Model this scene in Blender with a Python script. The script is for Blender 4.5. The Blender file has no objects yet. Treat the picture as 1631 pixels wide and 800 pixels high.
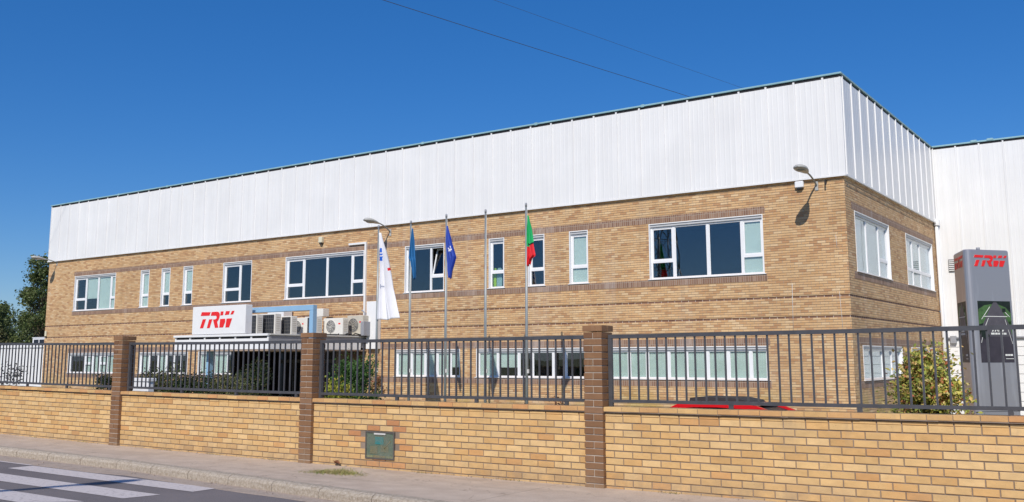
import bpy, math, random
from mathutils import Vector, Matrix
R = math.radians
random.seed(7)
sc = bpy.context.scene
col = sc.collection

# ---------------------------------------------------------------- camera
CAM_H = 1.62
YAW, PITCH, ROLL = 0.6092, 0.1459, 0.0025
cd = bpy.data.cameras.new('camera'); cam = bpy.data.objects.new('camera', cd); col.objects.link(cam)
cam.location = (0, 0, CAM_H)
cam.rotation_euler = (Matrix.Rotation(YAW, 3, 'Z') @ Matrix.Rotation(math.pi/2 + PITCH, 3, 'X') @ Matrix.Rotation(-ROLL, 3, 'Z')).to_euler()
cd.sensor_width = 36; cd.lens = 1528.076/1631*36; cd.shift_y = -(400-348.169)/1631
cd.clip_start = 0.1; cd.clip_end = 6000
sc.camera = cam

# ---------------------------------------------------------------- light
SUN = Vector((.25, -.73, .63)).normalized()            # towards the sun
w = bpy.data.worlds.new('World'); sc.world = w; w.use_nodes = True
nt = w.node_tree; bg = nt.nodes['Background']
sky = nt.nodes.new('ShaderNodeTexSky'); sky.sky_type = 'NISHITA'; sky.sun_disc = False
sky.sun_elevation = math.asin(SUN.z); sky.sun_rotation = math.atan2(SUN.x, SUN.y)
sky.altitude = 300; sky.air_density = 1.0; sky.dust_density = 0.3; sky.ozone_density = 6.0
hs = nt.nodes.new('ShaderNodeHueSaturation'); hs.inputs['Saturation'].default_value = 1.28; hs.inputs['Hue'].default_value = .508
nt.links.new(sky.outputs[0], hs.inputs['Color']); 
mxs = nt.nodes.new('ShaderNodeMix'); mxs.data_type = 'RGBA'; mxs.inputs[0].default_value = .32; mxs.inputs[7].default_value = (.40, 1.75, 5.1, 1)
nt.links.new(hs.outputs[0], mxs.inputs[6]); nt.links.new(mxs.outputs[2], bg.inputs[0])
bg.inputs[1].default_value = 0.104
sd = bpy.data.lights.new('sun', 'SUN'); sd.energy = 4.05; sd.angle = R(0.53); sd.color = (1, .935, .84)
so = bpy.data.objects.new('sun', sd); col.objects.link(so); so.location = (0, 0, 60)
so.rotation_euler = SUN.to_track_quat('Z', 'Y').to_euler()
sc.view_settings.view_transform = 'Standard'; sc.view_settings.look = 'None'
sc.view_settings.exposure = 0.0; sc.view_settings.gamma = 1; sc.view_settings.use_curve_mapping = False
sc.cycles.max_bounces = 8; sc.cycles.transparent_max_bounces = 12

# ---------------------------------------------------------------- materials
M = {}
class NT:
    def __init__(s, name):
        m = bpy.data.materials.new(name); m.use_nodes = True; s.m = m; s.t = m.node_tree
        s.b = s.t.nodes['Principled BSDF']; s.out = s.t.nodes['Material Output']
    def n(s, ty, **k):
        x = s.t.nodes.new(ty)
        for a, v in k.items(): setattr(x, a, v)
        return x
    def l(s, a, b): s.t.links.new(a, b)
    def pos(s): return s.n('ShaderNodeNewGeometry').outputs['Position']
    def noise(s, scale, detail=4, vec=None, rough=.55):
        x = s.n('ShaderNodeTexNoise'); x.inputs['Scale'].default_value = scale
        x.inputs['Detail'].default_value = detail; x.inputs['Roughness'].default_value = rough
        s.l(vec if vec is not None else s.pos(), x.inputs['Vector']); return x.outputs['Fac']
    def ramp(s, fac, stops, interp='LINEAR'):
        x = s.n('ShaderNodeValToRGB'); e = x.color_ramp.elements; x.color_ramp.interpolation = interp
        while len(e) < len(stops): e.new(.5)
        for i, (p, c) in enumerate(stops):
            e[i].position = p; e[i].color = (c, c, c, 1) if isinstance(c, (int, float)) else (*c, 1)
        s.l(fac, x.inputs[0]); return x.outputs[0]
    def mix(s, fac, a, b, mode='MIX'):
        x = s.n('ShaderNodeMix', data_type='RGBA', blend_type=mode)
        for i, v in ((0, fac), (6, a), (7, b)):
            if isinstance(v, (int, float)): x.inputs[i].default_value = v
            elif isinstance(v, tuple): x.inputs[i].default_value = (*v, 1)
            else: s.l(v, x.inputs[i])
        return x.outputs[2]
    def math(s, op, a, b=0.0):
        x = s.n('ShaderNodeMath', operation=op)
        for i, v in ((0, a), (1, b)):
            if isinstance(v, (int, float)): x.inputs[i].default_value = v
            else: s.l(v, x.inputs[i])
        return x.outputs[0]
    def vary(s, base, amt=.08, scale=3.0):
        f = s.ramp(s.noise(scale), [(.25, 1-amt), (.75, 1+amt*.5)])
        return s.mix(1.0, base, f, 'MULTIPLY')
    def bump(s, h, strength=.3, dist=.01, normal=None):
        x = s.n('ShaderNodeBump'); x.inputs['Strength'].default_value = strength; x.inputs['Distance'].default_value = dist
        s.l(h, x.inputs['Height'])
        if normal is not None: s.l(normal, x.inputs['Normal'])
        s.l(x.outputs[0], s.b.inputs['Normal']); return x.outputs[0]
    def color(s, c):
        if isinstance(c, tuple): s.b.inputs['Base Color'].default_value = (*c, 1)
        else: s.l(c, s.b.inputs['Base Color'])
    def done(s, key, rough=.6, metal=0.0, spec=None):
        s.b.inputs['Roughness'].default_value = rough if isinstance(rough, float) else .6
        s.b.inputs['Metallic'].default_value = metal
        if spec is not None: s.b.inputs['Specular IOR Level'].default_value = spec
        M[key] = s.m; return s.m

def paint(key, c, rough=.5, metal=0.0, amt=.08, scale=3.0, bump=0.0):
    t = NT(key); t.color(t.vary(c, amt, scale))
    if bump: t.bump(t.noise(60, 3), .3, bump)
    return t.done(key, rough, metal)

t = NT('white_cladding'); mp = t.n('ShaderNodeMapping'); mp.inputs['Scale'].default_value = (3.0, 3.0, .10); t.l(t.pos(), mp.inputs['Vector'])
c = t.mix(1.0, (.79, .79, .79), t.ramp(t.noise(1.3, 5, mp.outputs[0], .65), [(.35, .95), (.55, 1.0)]), 'MULTIPLY')
t.color(t.mix(1.0, c, t.ramp(t.noise(.6, 4), [(.3, .95), (.7, 1.02)]), 'MULTIPLY')); t.bump(t.noise(.9, 2), .25, .03); t.done('white_cladding', .38)
paint('white_frame', (.80, .81, .83), .35, amt=.03)
paint('white_panel', (.80, .80, .80), .45, amt=.04)
paint('grey_panel', (.30, .31, .34), .5, amt=.1)
paint('roof_cap', (.28, .47, .52), .35, amt=.15, scale=2)
paint('dark_gap', (.02, .02, .025), .8)
paint('shutter_box', (.52, .53, .55), .5, amt=.1)
paint('railing_paint', (.070, .070, .078), .4, amt=.25, scale=9)
paint('pole_metal', (.30, .325, .33), .45, .4, amt=.15, scale=5)
paint('lamp_grey', (.42, .42, .40), .45, amt=.12)
paint('lamp_lens', (.30, .29, .25), .2)
paint('blue_steel', (.27, .46, .66), .35, amt=.06)
paint('red_logo', (.80, .02, .02), .35, amt=.03)
paint('ac_white', (.74, .72, .66), .45, amt=.06, scale=4)
paint('ac_beige', (.55, .51, .43), .5, amt=.1, scale=4)
paint('ac_dark', (.018, .022, .03), .5)
paint('ac_grille', (.16, .16, .16), .5)
paint('flat_roof', (.42, .40, .38), .9, amt=.2)
paint('interior', (.22, .21, .20), .9)
paint('tan_strip', (.45, .33, .25), .7)
paint('beige_box', (.70, .66, .50), .5)
paint('black_plastic', (.02, .02, .022), .4)
paint('black_rubber', (.03, .03, .03), .8)
paint('car_red', (.62, .01, .015), .18, amt=.03)
paint('chrome', (.6, .6, .6), .2, .9)
paint('trunk_bark', (.12, .09, .06), .9, amt=.3, scale=8, bump=.02)
paint('concrete_light', (.60, .59, .56), .8, amt=.12)
paint('vest_yellow', (.55, .80, .04), .7)
paint('vest_pale', (.45, .62, .65), .7)
paint('steel_galv', (.30, .31, .32), .5, .4)
paint('cable_black', (.07, .075, .085), .5)
paint('teal_label', (.02, .28, .34), .5)
paint('meter_brown', (.32, .20, .12), .6)
paint('meter_body', (.20, .19, .15), .6)
paint('porch_glass_shade', (.008, .005, .004), .35)  # dark door glass; near-black also puts the porch shade into the walls
paint('door_frame', (.10, .09, .08), .5)
paint('dead_leaf', (.18, .07, .03), .8)
paint('flag_red', (.75, .02, .03), .7, amt=.05)
paint('flag_green', (.01, .42, .12), .7, amt=.05)
paint('flag_white', (.80, .80, .84), .75, amt=.03)
paint('flag_navy', (.02, .06, .40), .7, amt=.1)
paint('flag_sky', (.01, .13, .34), .7, amt=.1)
paint('flag_print_blue', (.02, .15, .65), .7)
paint('flag_print_grey', (.35, .38, .48), .7)
paint('poster_road', (.05, .042, .052), .5, amt=.3, scale=5)
paint('poster_pale_road', (.095, .086, .098), .5, amt=.2, scale=9)
paint('poster_green', (.07, .15, .045), .5, amt=.5, scale=12)
paint('poster_dark', (.012, .02, .012), .5, amt=.5, scale=12)
paint('poster_white', (.75, .75, .70), .5)

# leaves
def leafmat(key, cols, rough=.5):
    t = NT(key); g = t.n('ShaderNodeNewGeometry')
    n = len(cols); c = t.ramp(g.outputs['Random Per Island'], [((i)/n, cc) for i, cc in enumerate(cols)], 'CONSTANT')
    v = t.ramp(t.noise(1.2), [(.3, .6), (.7, 1.3)])
    t.color(t.mix(1.0, c, v, 'MULTIPLY'))
    tr = t.n('ShaderNodeBsdfTranslucent'); ms = t.n('ShaderNodeMixShader'); ms.inputs[0].default_value = .22
    t.l(t.mix(1.0, c, v, 'MULTIPLY'), tr.inputs['Color'])
    t.l(t.b.outputs[0], ms.inputs[1]); t.l(tr.outputs[0], ms.inputs[2]); t.l(ms.outputs[0], t.out.inputs['Surface'])
    t.done(key, rough, spec=.3)
leafmat('leaf_tree', [(.10, .135, .04), (.13, .165, .055), (.07, .11, .035), (.15, .18, .06), (.10, .12, .045)])
leafmat('leaf_olive', [(.13, .14, .05), (.09, .11, .04), (.17, .155, .07), (.08, .09, .035)])
leafmat('leaf_dark', [(.03, .055, .018), (.04, .075, .02), (.025, .04, .015), (.06, .09, .03), (.10, .09, .03)])
leafmat('leaf_green', [(.06, .15, .03), (.08, .18, .04), (.04, .11, .02), (.11, .20, .05)])
leafmat('leaf_yellow', [(.45, .42, .05), (.30, .34, .04), (.52, .45, .08), (.16, .24, .03)])
leafmat('leaf_photinia', [(0.572, 0.468, 0.104), (0.390, 0.390, 0.078), (0.650, 0.429, 0.156), (0.260, 0.312, 0.065), (0.442, 0.442, 0.091), (0.715, 0.572, 0.234), (0.338, 0.390, 0.078), (0.624, 0.208, 0.104), (0.494, 0.442, 0.104), (0.182, 0.234, 0.052)])
leafmat('leaf_red', [(.28, .10, .04), (.20, .07, .05), (.30, .16, .06), (.16, .12, .04)])
leafmat('leaf_grey', [(.07, .08, .06), (.05, .06, .05), (.10, .10, .09), (.12, .06, .06)])
leafmat('grass_mat', [(.20, .25, .05), (.38, .33, .12), (.14, .19, .04), (.46, .38, .18), (.40, .30, .16)])

# glass: thin tinted pane
def glass(key, tint, refl=.0, rough=.0):
    t = NT(key)
    tr = t.n('ShaderNodeBsdfTransparent'); tr.inputs[0].default_value = (*tint, 1)
    gl = t.n('ShaderNodeBsdfGlossy'); gl.inputs['Roughness'].default_value = rough; gl.inputs['Color'].default_value = (.9, .93, 1, 1)
    g = t.n('ShaderNodeNewGeometry'); dp = t.n('ShaderNodeVectorMath', operation='DOT_PRODUCT')
    t.l(g.outputs['Incoming'], dp.inputs[0]); t.l(g.outputs['Normal'], dp.inputs[1])
    f = t.math('ADD', t.math('MULTIPLY', t.math('POWER', t.math('SUBTRACT', 1.0, t.math('ABSOLUTE', dp.outputs['Value'])), 5.0), .95), .045+refl)
    ms = t.n('ShaderNodeMixShader'); t.l(f, ms.inputs[0]); t.l(tr.outputs[0], ms.inputs[1]); t.l(gl.outputs[0], ms.inputs[2])
    t.l(ms.outputs[0], t.out.inputs['Surface'])
    bp = t.n('ShaderNodeBump'); bp.inputs['Strength'].default_value = .04; bp.inputs['Distance'].default_value = .02
    t.l(t.noise(1.5, 1), bp.inputs['Height']); t.l(bp.outputs[0], gl.inputs['Normal'])
    M[key] = t.m
glass('window_glass', (.86, .915, .90), .05)
glass('clear_glass', (.8, .84, .85), .03)
paint('blind_cloth', (.82, .84, .81), .8, amt=.1, scale=2)
# vertical slat blinds
t = NT('slat_blind'); p = t.n('ShaderNodeSeparateXYZ'); t.l(t.pos(), p.inputs[0])
u = t.math('ADD', p.outputs[0], p.outputs[1]); wv = t.math('SINE', t.math('MULTIPLY', u, 50.0))
t.color(t.vary((.78, .80, .79), .08, 2)); t.bump(wv, .6, .01); t.done('slat_blind', .8)

def brickmat(key, bw, bh, cols, mortar, msize=.007, vertical=False, stain=.0, bumpd=.006, moss=False):
    t = NT(key); g = t.n('ShaderNodeNewGeometry'); p = t.n('ShaderNodeSeparateXYZ'); t.l(g.outputs['Position'], p.inputs[0])
    nn = t.n('ShaderNodeSeparateXYZ'); t.l(g.outputs['True Normal'], nn.inputs[0])
    sel = t.math('GREATER_THAN', t.math('ABSOLUTE', nn.outputs[0]), .7)
    u = t.math('ADD', t.math('MULTIPLY', p.outputs[1], sel), t.math('MULTIPLY', p.outputs[0], t.math('SUBTRACT', 1.0, sel)))
    cv = t.n('ShaderNodeCombineXYZ'); t.l(u, cv.inputs[0]); t.l(p.outputs[2], cv.inputs[1])
    b = t.n('ShaderNodeTexBrick'); t.l(cv.outputs[0], b.inputs['Vector'])
    b.inputs['Color1'].default_value = (0, 0, 0, 1); b.inputs['Color2'].default_value = (1, 1, 1, 1)
    b.inputs['Scale'].default_value = 1; b.inputs['Mortar Size'].default_value = msize; b.inputs['Mortar Smooth'].default_value = .15
    b.inputs['Brick Width'].default_value = bw; b.inputs['Row Height'].default_value = bh
    b.offset = 0.0 if vertical else .5; b.inputs['Bias'].default_value = 0
    br = t.n('ShaderNodeSeparateColor'); t.l(b.outputs['Color'], br.inputs[0])
    n = len(cols); c = t.ramp(br.outputs[0], [((i+.5)/n, cc) for i, cc in enumerate(cols)])
    c = t.mix(1.0, c, t.ramp(t.noise(25, 3), [(.2, .88), (.8, 1.08)]), 'MULTIPLY')
    c = t.mix(1.0, c, t.ramp(t.noise(.45, 4), [(.3, .88), (.7, 1.08)]), 'MULTIPLY')
    fac = b.outputs['Fac']
    c = t.mix(fac, c, mortar)
    if stain:
        sv = t.n('ShaderNodeMapping'); sv.inputs['Scale'].default_value = (1.1, 1.1, .16); t.l(g.outputs['Position'], sv.inputs['Vector'])
        s1 = t.ramp(t.noise(.9, 5, sv.outputs[0], .65), [(.56, 0.0), (.74, stain)])
        c = t.mix(s1, c, (.62, .58, .56))
    if moss:
        dm = t.n('ShaderNodeMapping'); dm.inputs['Scale'].default_value = (2.2, 2.2, .22); t.l(g.outputs['Position'], dm.inputs['Vector'])
        c = t.mix(t.ramp(t.noise(1.0, 6, dm.outputs[0], .7), [(.54, 0.0), (.76, .38)]), c, (.27, .17, .09))
        zf = t.ramp(p.outputs[2], [(0.0, 1.0), (1.0, 0.0)])
        mm = t.math('MULTIPLY', t.ramp(t.noise(.7, 4), [(.45, 0.0), (.62, .55)]), zf)
        c = t.mix(mm, c, (.42, .33, .07))
    t.color(c)
    h = t.math('ADD', t.math('SUBTRACT', 1.0, fac), t.math('MULTIPLY', t.math('ADD', t.noise(40, 3), br.outputs[0]), .2))
    t.bump(h, .9, bumpd); t.done(key, .85)
brickmat('facade_brick', .245, .077, [(.48, .265, .13), (.61, .375, .185), (.65, .42, .215), (.67, .45, .24), (.64, .40, .20), (.575, .34, .16), (.70, .495, .285)], (.44, .34, .25), .006, stain=.16, bumpd=.006, moss=True)
brickmat('soldier_brick', .077, .30, [(.24, .135, .088), (.29, .17, .11), (.20, .11, .075), (.33, .21, .145)], (.45, .36, .29), .007, vertical=True, stain=.35)
brickmat('thin_brick', .245, .30, [(.20, .11, .075), (.26, .15, .10), (.17, .09, .065)], (.60, .52, .45), .010, vertical=True)

# per-island bricks for the street wall
def islandbrick(key, cols, rough=.75):
    t = NT(key); g = t.n('ShaderNodeNewGeometry'); n = len(cols)
    c = t.ramp(g.outputs['Random Per Island'], [(i/n, cc) for i, cc in enumerate(cols)], 'CONSTANT')
    r2 = t.ramp(t.math('FRACT', t.math('MULTIPLY', g.outputs['Random Per Island'], 57.3)), [(0, .90), (1, 1.08)])
    c = t.mix(1.0, c, r2, 'MULTIPLY')
    mp = t.n('ShaderNodeMapping'); mp.inputs['Scale'].default_value = (1, 1, 2.2); t.l(t.pos(), mp.inputs['Vector'])
    c = t.mix(1.0, c, t.ramp(t.noise(7, 4, mp.outputs[0], .6), [(.25, .84), (.6, 1.0), (.8, 1.08)]), 'MULTIPLY')
    c = t.mix(t.ramp(t.noise(5, 3), [(.55, 0.0), (.8, .30)]), c, t.mix(1.0, c, (.95, .72, .55), 'MULTIPLY'))
    c = t.mix(t.ramp(t.noise(90, 2), [(.67, 0.0), (.73, .6)]), c, (.10, .06, .03))
    sp = t.n('ShaderNodeSeparateXYZ'); t.l(t.pos(), sp.inputs[0])
    base = t.ramp(sp.outputs[2], [(0.03, 1.0), (.30, 0.0)])
    c = t.mix(t.math('MULTIPLY', base, t.ramp(t.noise(4, 6, rough=.7), [(.35, .10), (.65, .75)])), c, (.30, .21, .13))
    sm = t.n('ShaderNodeMapping'); sm.inputs['Scale'].default_value = (5, 5, .5); t.l(t.pos(), sm.inputs['Vector'])
    c = t.mix(t.math('MULTIPLY', t.ramp(sp.outputs[2], [(.35, 0.0), (.95, 1.0)]), t.ramp(t.noise(1.5, 5, sm.outputs[0], .7), [(.55, 0.0), (.75, .45)])), c, (.36, .26, .16))
    t.color(c); t.bump(t.noise(120, 4), .35, .003); t.done(key, rough)
Y1 = (.64, .405, .168); Y2 = (.655, .43, .188); Y3 = (.615, .37, .145); Y4 = (.675, .455, .212); OR = (.59, .325, .125)
islandbrick('wall_brick', [Y1, Y2, Y4, Y1, Y2, Y3, Y1, Y4, Y2, Y1, Y3, Y1, Y4, Y2, OR])
islandbrick('wall_brick_orange', [(.60, .29, .11), (.64, .35, .14), (.52, .24, .10), Y3])
islandbrick('coping_brick', [(.60, .37, .15), (.64, .41, .17), (.56, .32, .13), (.58, .30, .12)])
islandbrick('pillar_brick', [(.21, .105, .048), (.235, .122, .058), (.18, .087, .040), (.225, .114, .052), (.26, .142, .075)])
t = NT('mortar'); t.color(t.vary((.27, .205, .155), .3, 6)); t.bump(t.noise(80, 3), .5, .004); t.done('mortar', .95)
t = NT('pillar_mortar'); t.color(t.vary((.46, .38, .31), .25, 6)); t.bump(t.noise(80, 3), .5, .004); t.done('pillar_mortar', .95)

# ground surfaces
t = NT('asphalt'); c = t.mix(t.ramp(t.noise(140, 3), [(.35, 0.0), (.7, 1.0)]), (.125, .108, .108), (.215, .19, .187))
c = t.mix(1.0, c, t.ramp(t.noise(.8, 5), [(.3, .85), (.7, 1.12)]), 'MULTIPLY'); t.color(c); t.bump(t.noise(160, 3), .5, .004); t.done('asphalt', .9)
t = NT('gutter'); c = t.mix(t.ramp(t.noise(50, 4), [(.35, 0.0), (.7, 1.0)]), (.34, .265, .21), (.47, .385, .315))
c = t.mix(t.ramp(t.noise(6, 5), [(.5, 0.0), (.7, .6)]), c, (.24, .19, .16)); t.color(c); t.bump(t.noise(120, 3), .5, .004); t.done('gutter', .95)
t = NT('pavement_concrete'); c = t.mix(t.ramp(t.noise(3, 6), [(.3, 0.0), (.7, 1.0)]), (.47, .375, .295), (.58, .475, .38))
c = t.mix(1.0, c, t.ramp(t.noise(70, 4), [(.3, .82), (.7, 1.08)]), 'MULTIPLY')
mp = t.n('ShaderNodeMapping'); mp.inputs['Scale'].default_value = (.25, 2.5, 1); t.l(t.pos(), mp.inputs['Vector'])
c = t.mix(t.ramp(t.noise(1.4, 5, mp.outputs[0]), [(.52, 0.0), (.72, .45)]), c, (.32, .25, .19))
sp = t.n('ShaderNodeSeparateXYZ'); t.l(t.pos(), sp.inputs[0])
jn = t.math('LESS_THAN', t.math('ABSOLUTE', t.math('SUBTRACT', t.math('FRACT', t.math('MULTIPLY', t.math('ADD', sp.outputs[0], .9), .25)), .5)), .0016)
c = t.mix(t.math('MULTIPLY', jn, .7), c, (.17, .13, .10))
vo = t.n('ShaderNodeTexVoronoi', feature='DISTANCE_TO_EDGE'); vo.inputs['Scale'].default_value = .55
wn = t.n('ShaderNodeVectorMath', operation='ADD'); nz = t.n('ShaderNodeTexNoise'); nz.inputs['Scale'].default_value = 3; t.l(t.pos(), nz.inputs['Vector']); t.l(t.pos(), wn.inputs[0]); t.l(nz.outputs['Color'], wn.inputs[1]); t.l(wn.outputs[0], vo.inputs['Vector'])
c = t.mix(t.ramp(vo.outputs['Distance'], [(.0, .6), (.008, 0.0)]), c, (.20, .155, .12))
c = t.mix(t.ramp(t.noise(55, 2), [(.68, 0.0), (.72, .7)]), c, (.16, .12, .09))
t.color(c); t.bump(t.noise(90, 4), .4, .004); t.done('pavement_concrete', .92)
t = NT('kerb_stone'); c = t.mix(t.ramp(t.noise(28, 6, rough=.75), [(.35, 0.0), (.65, 1.0)]), (.30, .235, .17), (.56, .49, .40))
t.color(c); t.bump(t.noise(35, 6, rough=.8), .9, .02); t.done('kerb_stone', .95)
t = NT('road_paint'); c = t.mix(t.ramp(t.noise(18, 6, rough=.7), [(.53, 0.0), (.68, .75)]), (.58, .525, .505), (.24, .21, .205)); t.color(c); t.bump(t.noise(150, 3), .3, .003); t.done('road_paint', .8)
t = NT('yard_ground'); c = t.mix(t.noise(.5, 6), (.30, .27, .22), (.20, .22, .12)); t.color(c); t.bump(t.noise(30, 4), .5, .02); t.done('yard_ground', .95)
t = NT('lawn'); c = t.mix(t.noise(2, 6), (.14, .15, .05), (.24, .20, .09)); t.color(c); t.done('lawn', .95)
# brushed metal totem
t = NT('totem_metal'); mp = t.n('ShaderNodeMapping'); mp.inputs['Scale'].default_value = (2.2, 2.2, .35); t.l(t.pos(), mp.inputs['Vector'])
c = t.mix(t.ramp(t.noise(2.0, 5, mp.outputs[0]), [(.52, 0.0), (.75, .5)]), (.44, .42, .43), (.72, .70, .71)); t.color(c)
t.bump(t.noise(3, 3), .1, .02); t.done('totem_metal', .30, .55)

# ---------------------------------------------------------------- mesh helpers
class MB:
    def __init__(s): s.v = []; s.f = []; s.mi = []; s.smooth = set()
    def add(s, vs, fs, mi=0, smooth=False):
        k = len(s.v); s.v += [tuple(v) for v in vs]
        for f in fs:
            if smooth: s.smooth.add(len(s.f))
            s.f.append([k+i for i in f]); s.mi.append(mi)
    def box(s, x0, x1, y0, y1, z0, z1, mi=0):
        s.add([(x0,y0,z0),(x1,y0,z0),(x1,y1,z0),(x0,y1,z0),(x0,y0,z1),(x1,y0,z1),(x1,y1,z1),(x0,y1,z1)],
              [(0,3,2,1),(4,5,6,7),(0,1,5,4),(1,2,6,5),(2,3,7,6),(3,0,4,7)], mi)
    def cbox(s, x0, x1, y0, y1, z0, z1, c=.01, mi=0):
        """box with all vertical and top/bottom edges chamfered"""
        L = []
        for z, i in ((z0, c), (z0+c, 0), (z1-c, 0), (z1, c)):
            a, b, cc, d = x0+i, x1-i, y0+i, y1-i
            k = c
            L.append([(a+k,cc,z),(b-k,cc,z),(b,cc+k,z),(b,d-k,z),(b-k,d,z),(a+k,d,z),(a,d-k,z),(a,cc+k,z)])
        vs = sum(L, []); fs = [tuple(range(7, -1, -1)), tuple(range(24, 32))]
        for r in range(3):
            for j in range(8): fs.append((r*8+j, r*8+(j+1) % 8, (r+1)*8+(j+1) % 8, (r+1)*8+j))
        s.add(vs, fs, mi)
    def obox(s, o, ax, ay, az, mi=0):
        o, ax, ay, az = map(Vector, (o, ax, ay, az))
        s.add([o, o+ax, o+ax+ay, o+ay, o+az, o+ax+az, o+ax+ay+az, o+ay+az],
              [(0,3,2,1),(4,5,6,7),(0,1,5,4),(1,2,6,5),(2,3,7,6),(3,0,4,7)], mi)
    def tube(s, pts, r, n=8, mi=0, caps=True):
        pts = [Vector(p) for p in pts]; rs = r if isinstance(r, (list, tuple)) else [r]*len(pts)
        rings = []; ref = Vector((0, 0, 1)); k = len(s.v)
        for i, p in enumerate(pts):
            d = (pts[min(i+1, len(pts)-1)]-pts[max(i-1, 0)]).normalized()
            a = d.cross(ref if abs(d.dot(ref)) < .95 else Vector((1, 0, 0))).normalized(); b = d.cross(a)
            rings.append([p+(a*math.cos(2*math.pi*j/n)+b*math.sin(2*math.pi*j/n))*rs[i] for j in range(n)])
        vs = sum(rings, []); fs = []
        for i in range(len(pts)-1):
            for j in range(n): fs.append((i*n+j, i*n+(j+1) % n, (i+1)*n+(j+1) % n, (i+1)*n+j))
        s.add(vs, fs, mi, True)
        if caps: s.add([], [])
        if caps:
            s.f.append([k+j for j in range(n)][::-1]); s.mi.append(mi)
            s.f.append([k+(len(pts)-1)*n+j for j in range(n)]); s.mi.append(mi)
    def ellipsoid(s, c, r, nu=16, nv=10, mi=0, zc=None):
        vs = []; fs = []
        for i in range(nv+1):
            th = math.pi*i/nv
            for j in range(nu):
                ph = 2*math.pi*j/nu; z = math.cos(th)
                if zc is not None: z = max(z, zc)
                vs.append((c[0]+r[0]*math.sin(th)*math.cos(ph), c[1]+r[1]*math.sin(th)*math.sin(ph), c[2]+r[2]*z))
        for i in range(nv):
            for j in range(nu): fs.append((i*nu+j, (i+1)*nu+j, (i+1)*nu+(j+1) % nu, i*nu+(j+1) % nu))
        s.add(vs, fs, mi, True)
    def prism(s, poly, o, u, v, w_, mi=0):
        """polygon in the (u,v) plane at o, extruded along w_"""
        o, u, v, w_ = map(Vector, (o, u, v, w_)); n = len(poly)
        A = [o+u*a+v*b for a, b in poly]; B = [p+w_ for p in A]
        s.add(A+B, [tuple(range(n)), tuple(range(2*n-1, n-1, -1))]+[(i, (i+1) % n, n+(i+1) % n, n+i) for i in range(n)], mi)
    def leaf(s, p, size, mi=0, up=0.0, asp=.55):
        n = Vector((random.gauss(0, 1), random.gauss(0, 1), random.gauss(0, 1)+up)).normalized()
        a = n.orthogonal().normalized(); a = Matrix.Rotation(random.uniform(0, 6.28), 3, n) @ a; b = n.cross(a)
        sz = size*random.uniform(.45, 1.55); p = Vector(p)
        s.add([p-a*sz*.5, p+b*sz*asp*.5+n*sz*.08, p+a*sz*.5, p-b*sz*asp*.5+n*sz*.08], [(0, 1, 2, 3)], mi)
    def build(s, name, mats, parent=None, loc=None):
        me = bpy.data.meshes.new(name)
        o = Vector(parent['_o']) if parent is not None else Vector(loc or (0, 0, 0))
        me.from_pydata([tuple(Vector(v)-o) for v in s.v], [], s.f)
        for m in (mats if isinstance(mats, (list, tuple)) else [mats]): me.materials.append(M[m])
        for i, pl in enumerate(me.polygons):
            pl.material_index = s.mi[i]
            if i in s.smooth: pl.use_smooth = True
        me.update()
        ob = bpy.data.objects.new(name, me); col.objects.link(ob)
        if parent is not None: ob.parent = parent; ob['_o'] = parent['_o']
        else: ob.location = o; ob['_o'] = tuple(o)
        return ob
def empty(name, loc):
    o = bpy.data.objects.new(name, None); col.objects.link(o); o.location = loc; o.empty_display_size = .2; o['_o'] = tuple(loc); return o
def tag(o, label, cat, group=None):
    o['label'] = label; o['category'] = cat
    if group: o['group'] = group
    return o
def thing(name, loc, label, cat, group=None): return tag(empty(name, loc), label, cat, group)
def struct(o, kind='structure'): o['kind'] = kind; return o
def clone(o, parent=None):
    c = o.copy(); col.objects.link(c)
    if parent is not None: c.parent = parent
    for ch in [x for x in bpy.data.objects if x.parent == o]: clone(ch, c)
    return c
def at(u, v, Y=None, X=None):
    """a pixel of the 1631 px photograph read back onto the plane y = Y (or x = X)"""
    a = (u-815.5)/1528.076; b = -(v-348.169)/1528.076
    r = a*math.cos(ROLL)-b*math.sin(ROLL); up = a*math.sin(ROLL)+b*math.cos(ROLL)
    y = math.cos(PITCH)-up*math.sin(PITCH); z = math.sin(PITCH)+up*math.cos(PITCH)
    d = Vector((r*math.cos(YAW)-y*math.sin(YAW), r*math.sin(YAW)+y*math.cos(YAW), z))
    k = Y/d.y if Y is not None else X/d.x
    return Vector((0, 0, CAM_H))+d*k
def zg(x): return .0005*(x+9)**2 if x > -40 else .48       # the street dips a little in the middle
YARD = -.70

# ---------------------------------------------------------------- ground
mb = MB(); mb.add([(-3000,-3000,-.78),(3000,-3000,-.78),(3000,3000,-.78),(-3000,3000,-.78)], [(0,1,2,3)])
struct(mb.build('ground', 'lawn'))
mb = MB(); mb.box(-130, 40, 11.3, 120, -.775, YARD); struct(mb.build('yard_paving', 'yard_ground'))

def ykerb(x):
    pts = [(-200, 9.45), (-14.2, 9.42), (-10.8, 9.15), (-8.15, 8.86), (-4, 8.45), (0, 8.1), (40, 5.0)]
    for (a, ya), (b, yb) in zip(pts, pts[1:]):
        if a <= x <= b: return ya+(yb-ya)*(x-a)/(b-a)
    return 9.4
XS = [-120, -80, -60, -40]+[-36+i*.75 for i in range(60)]+[12, 25, 40]
def strip(name, mat, f0, f1, z, thick=.3, kind='structure', bevel=None):
    mb = MB(); n = len(XS); vs = []
    for x in XS:
        a, b, zz = f0(x), f1(x), z+zg(max(min(x, 8), -30))
        vs += [(x, a, zz-thick), (x, a, zz), (x, b, zz), (x, b, zz-thick)]
    fs = []
    for i in range(n-1):
        for j in range(3): fs.append((i*4+j, (i+1)*4+j, (i+1)*4+j+1, i*4+j+1))
    mb.add(vs, [f[::-1] for f in fs]); o = mb.build(name, mat); o['kind'] = kind; return o
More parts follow.
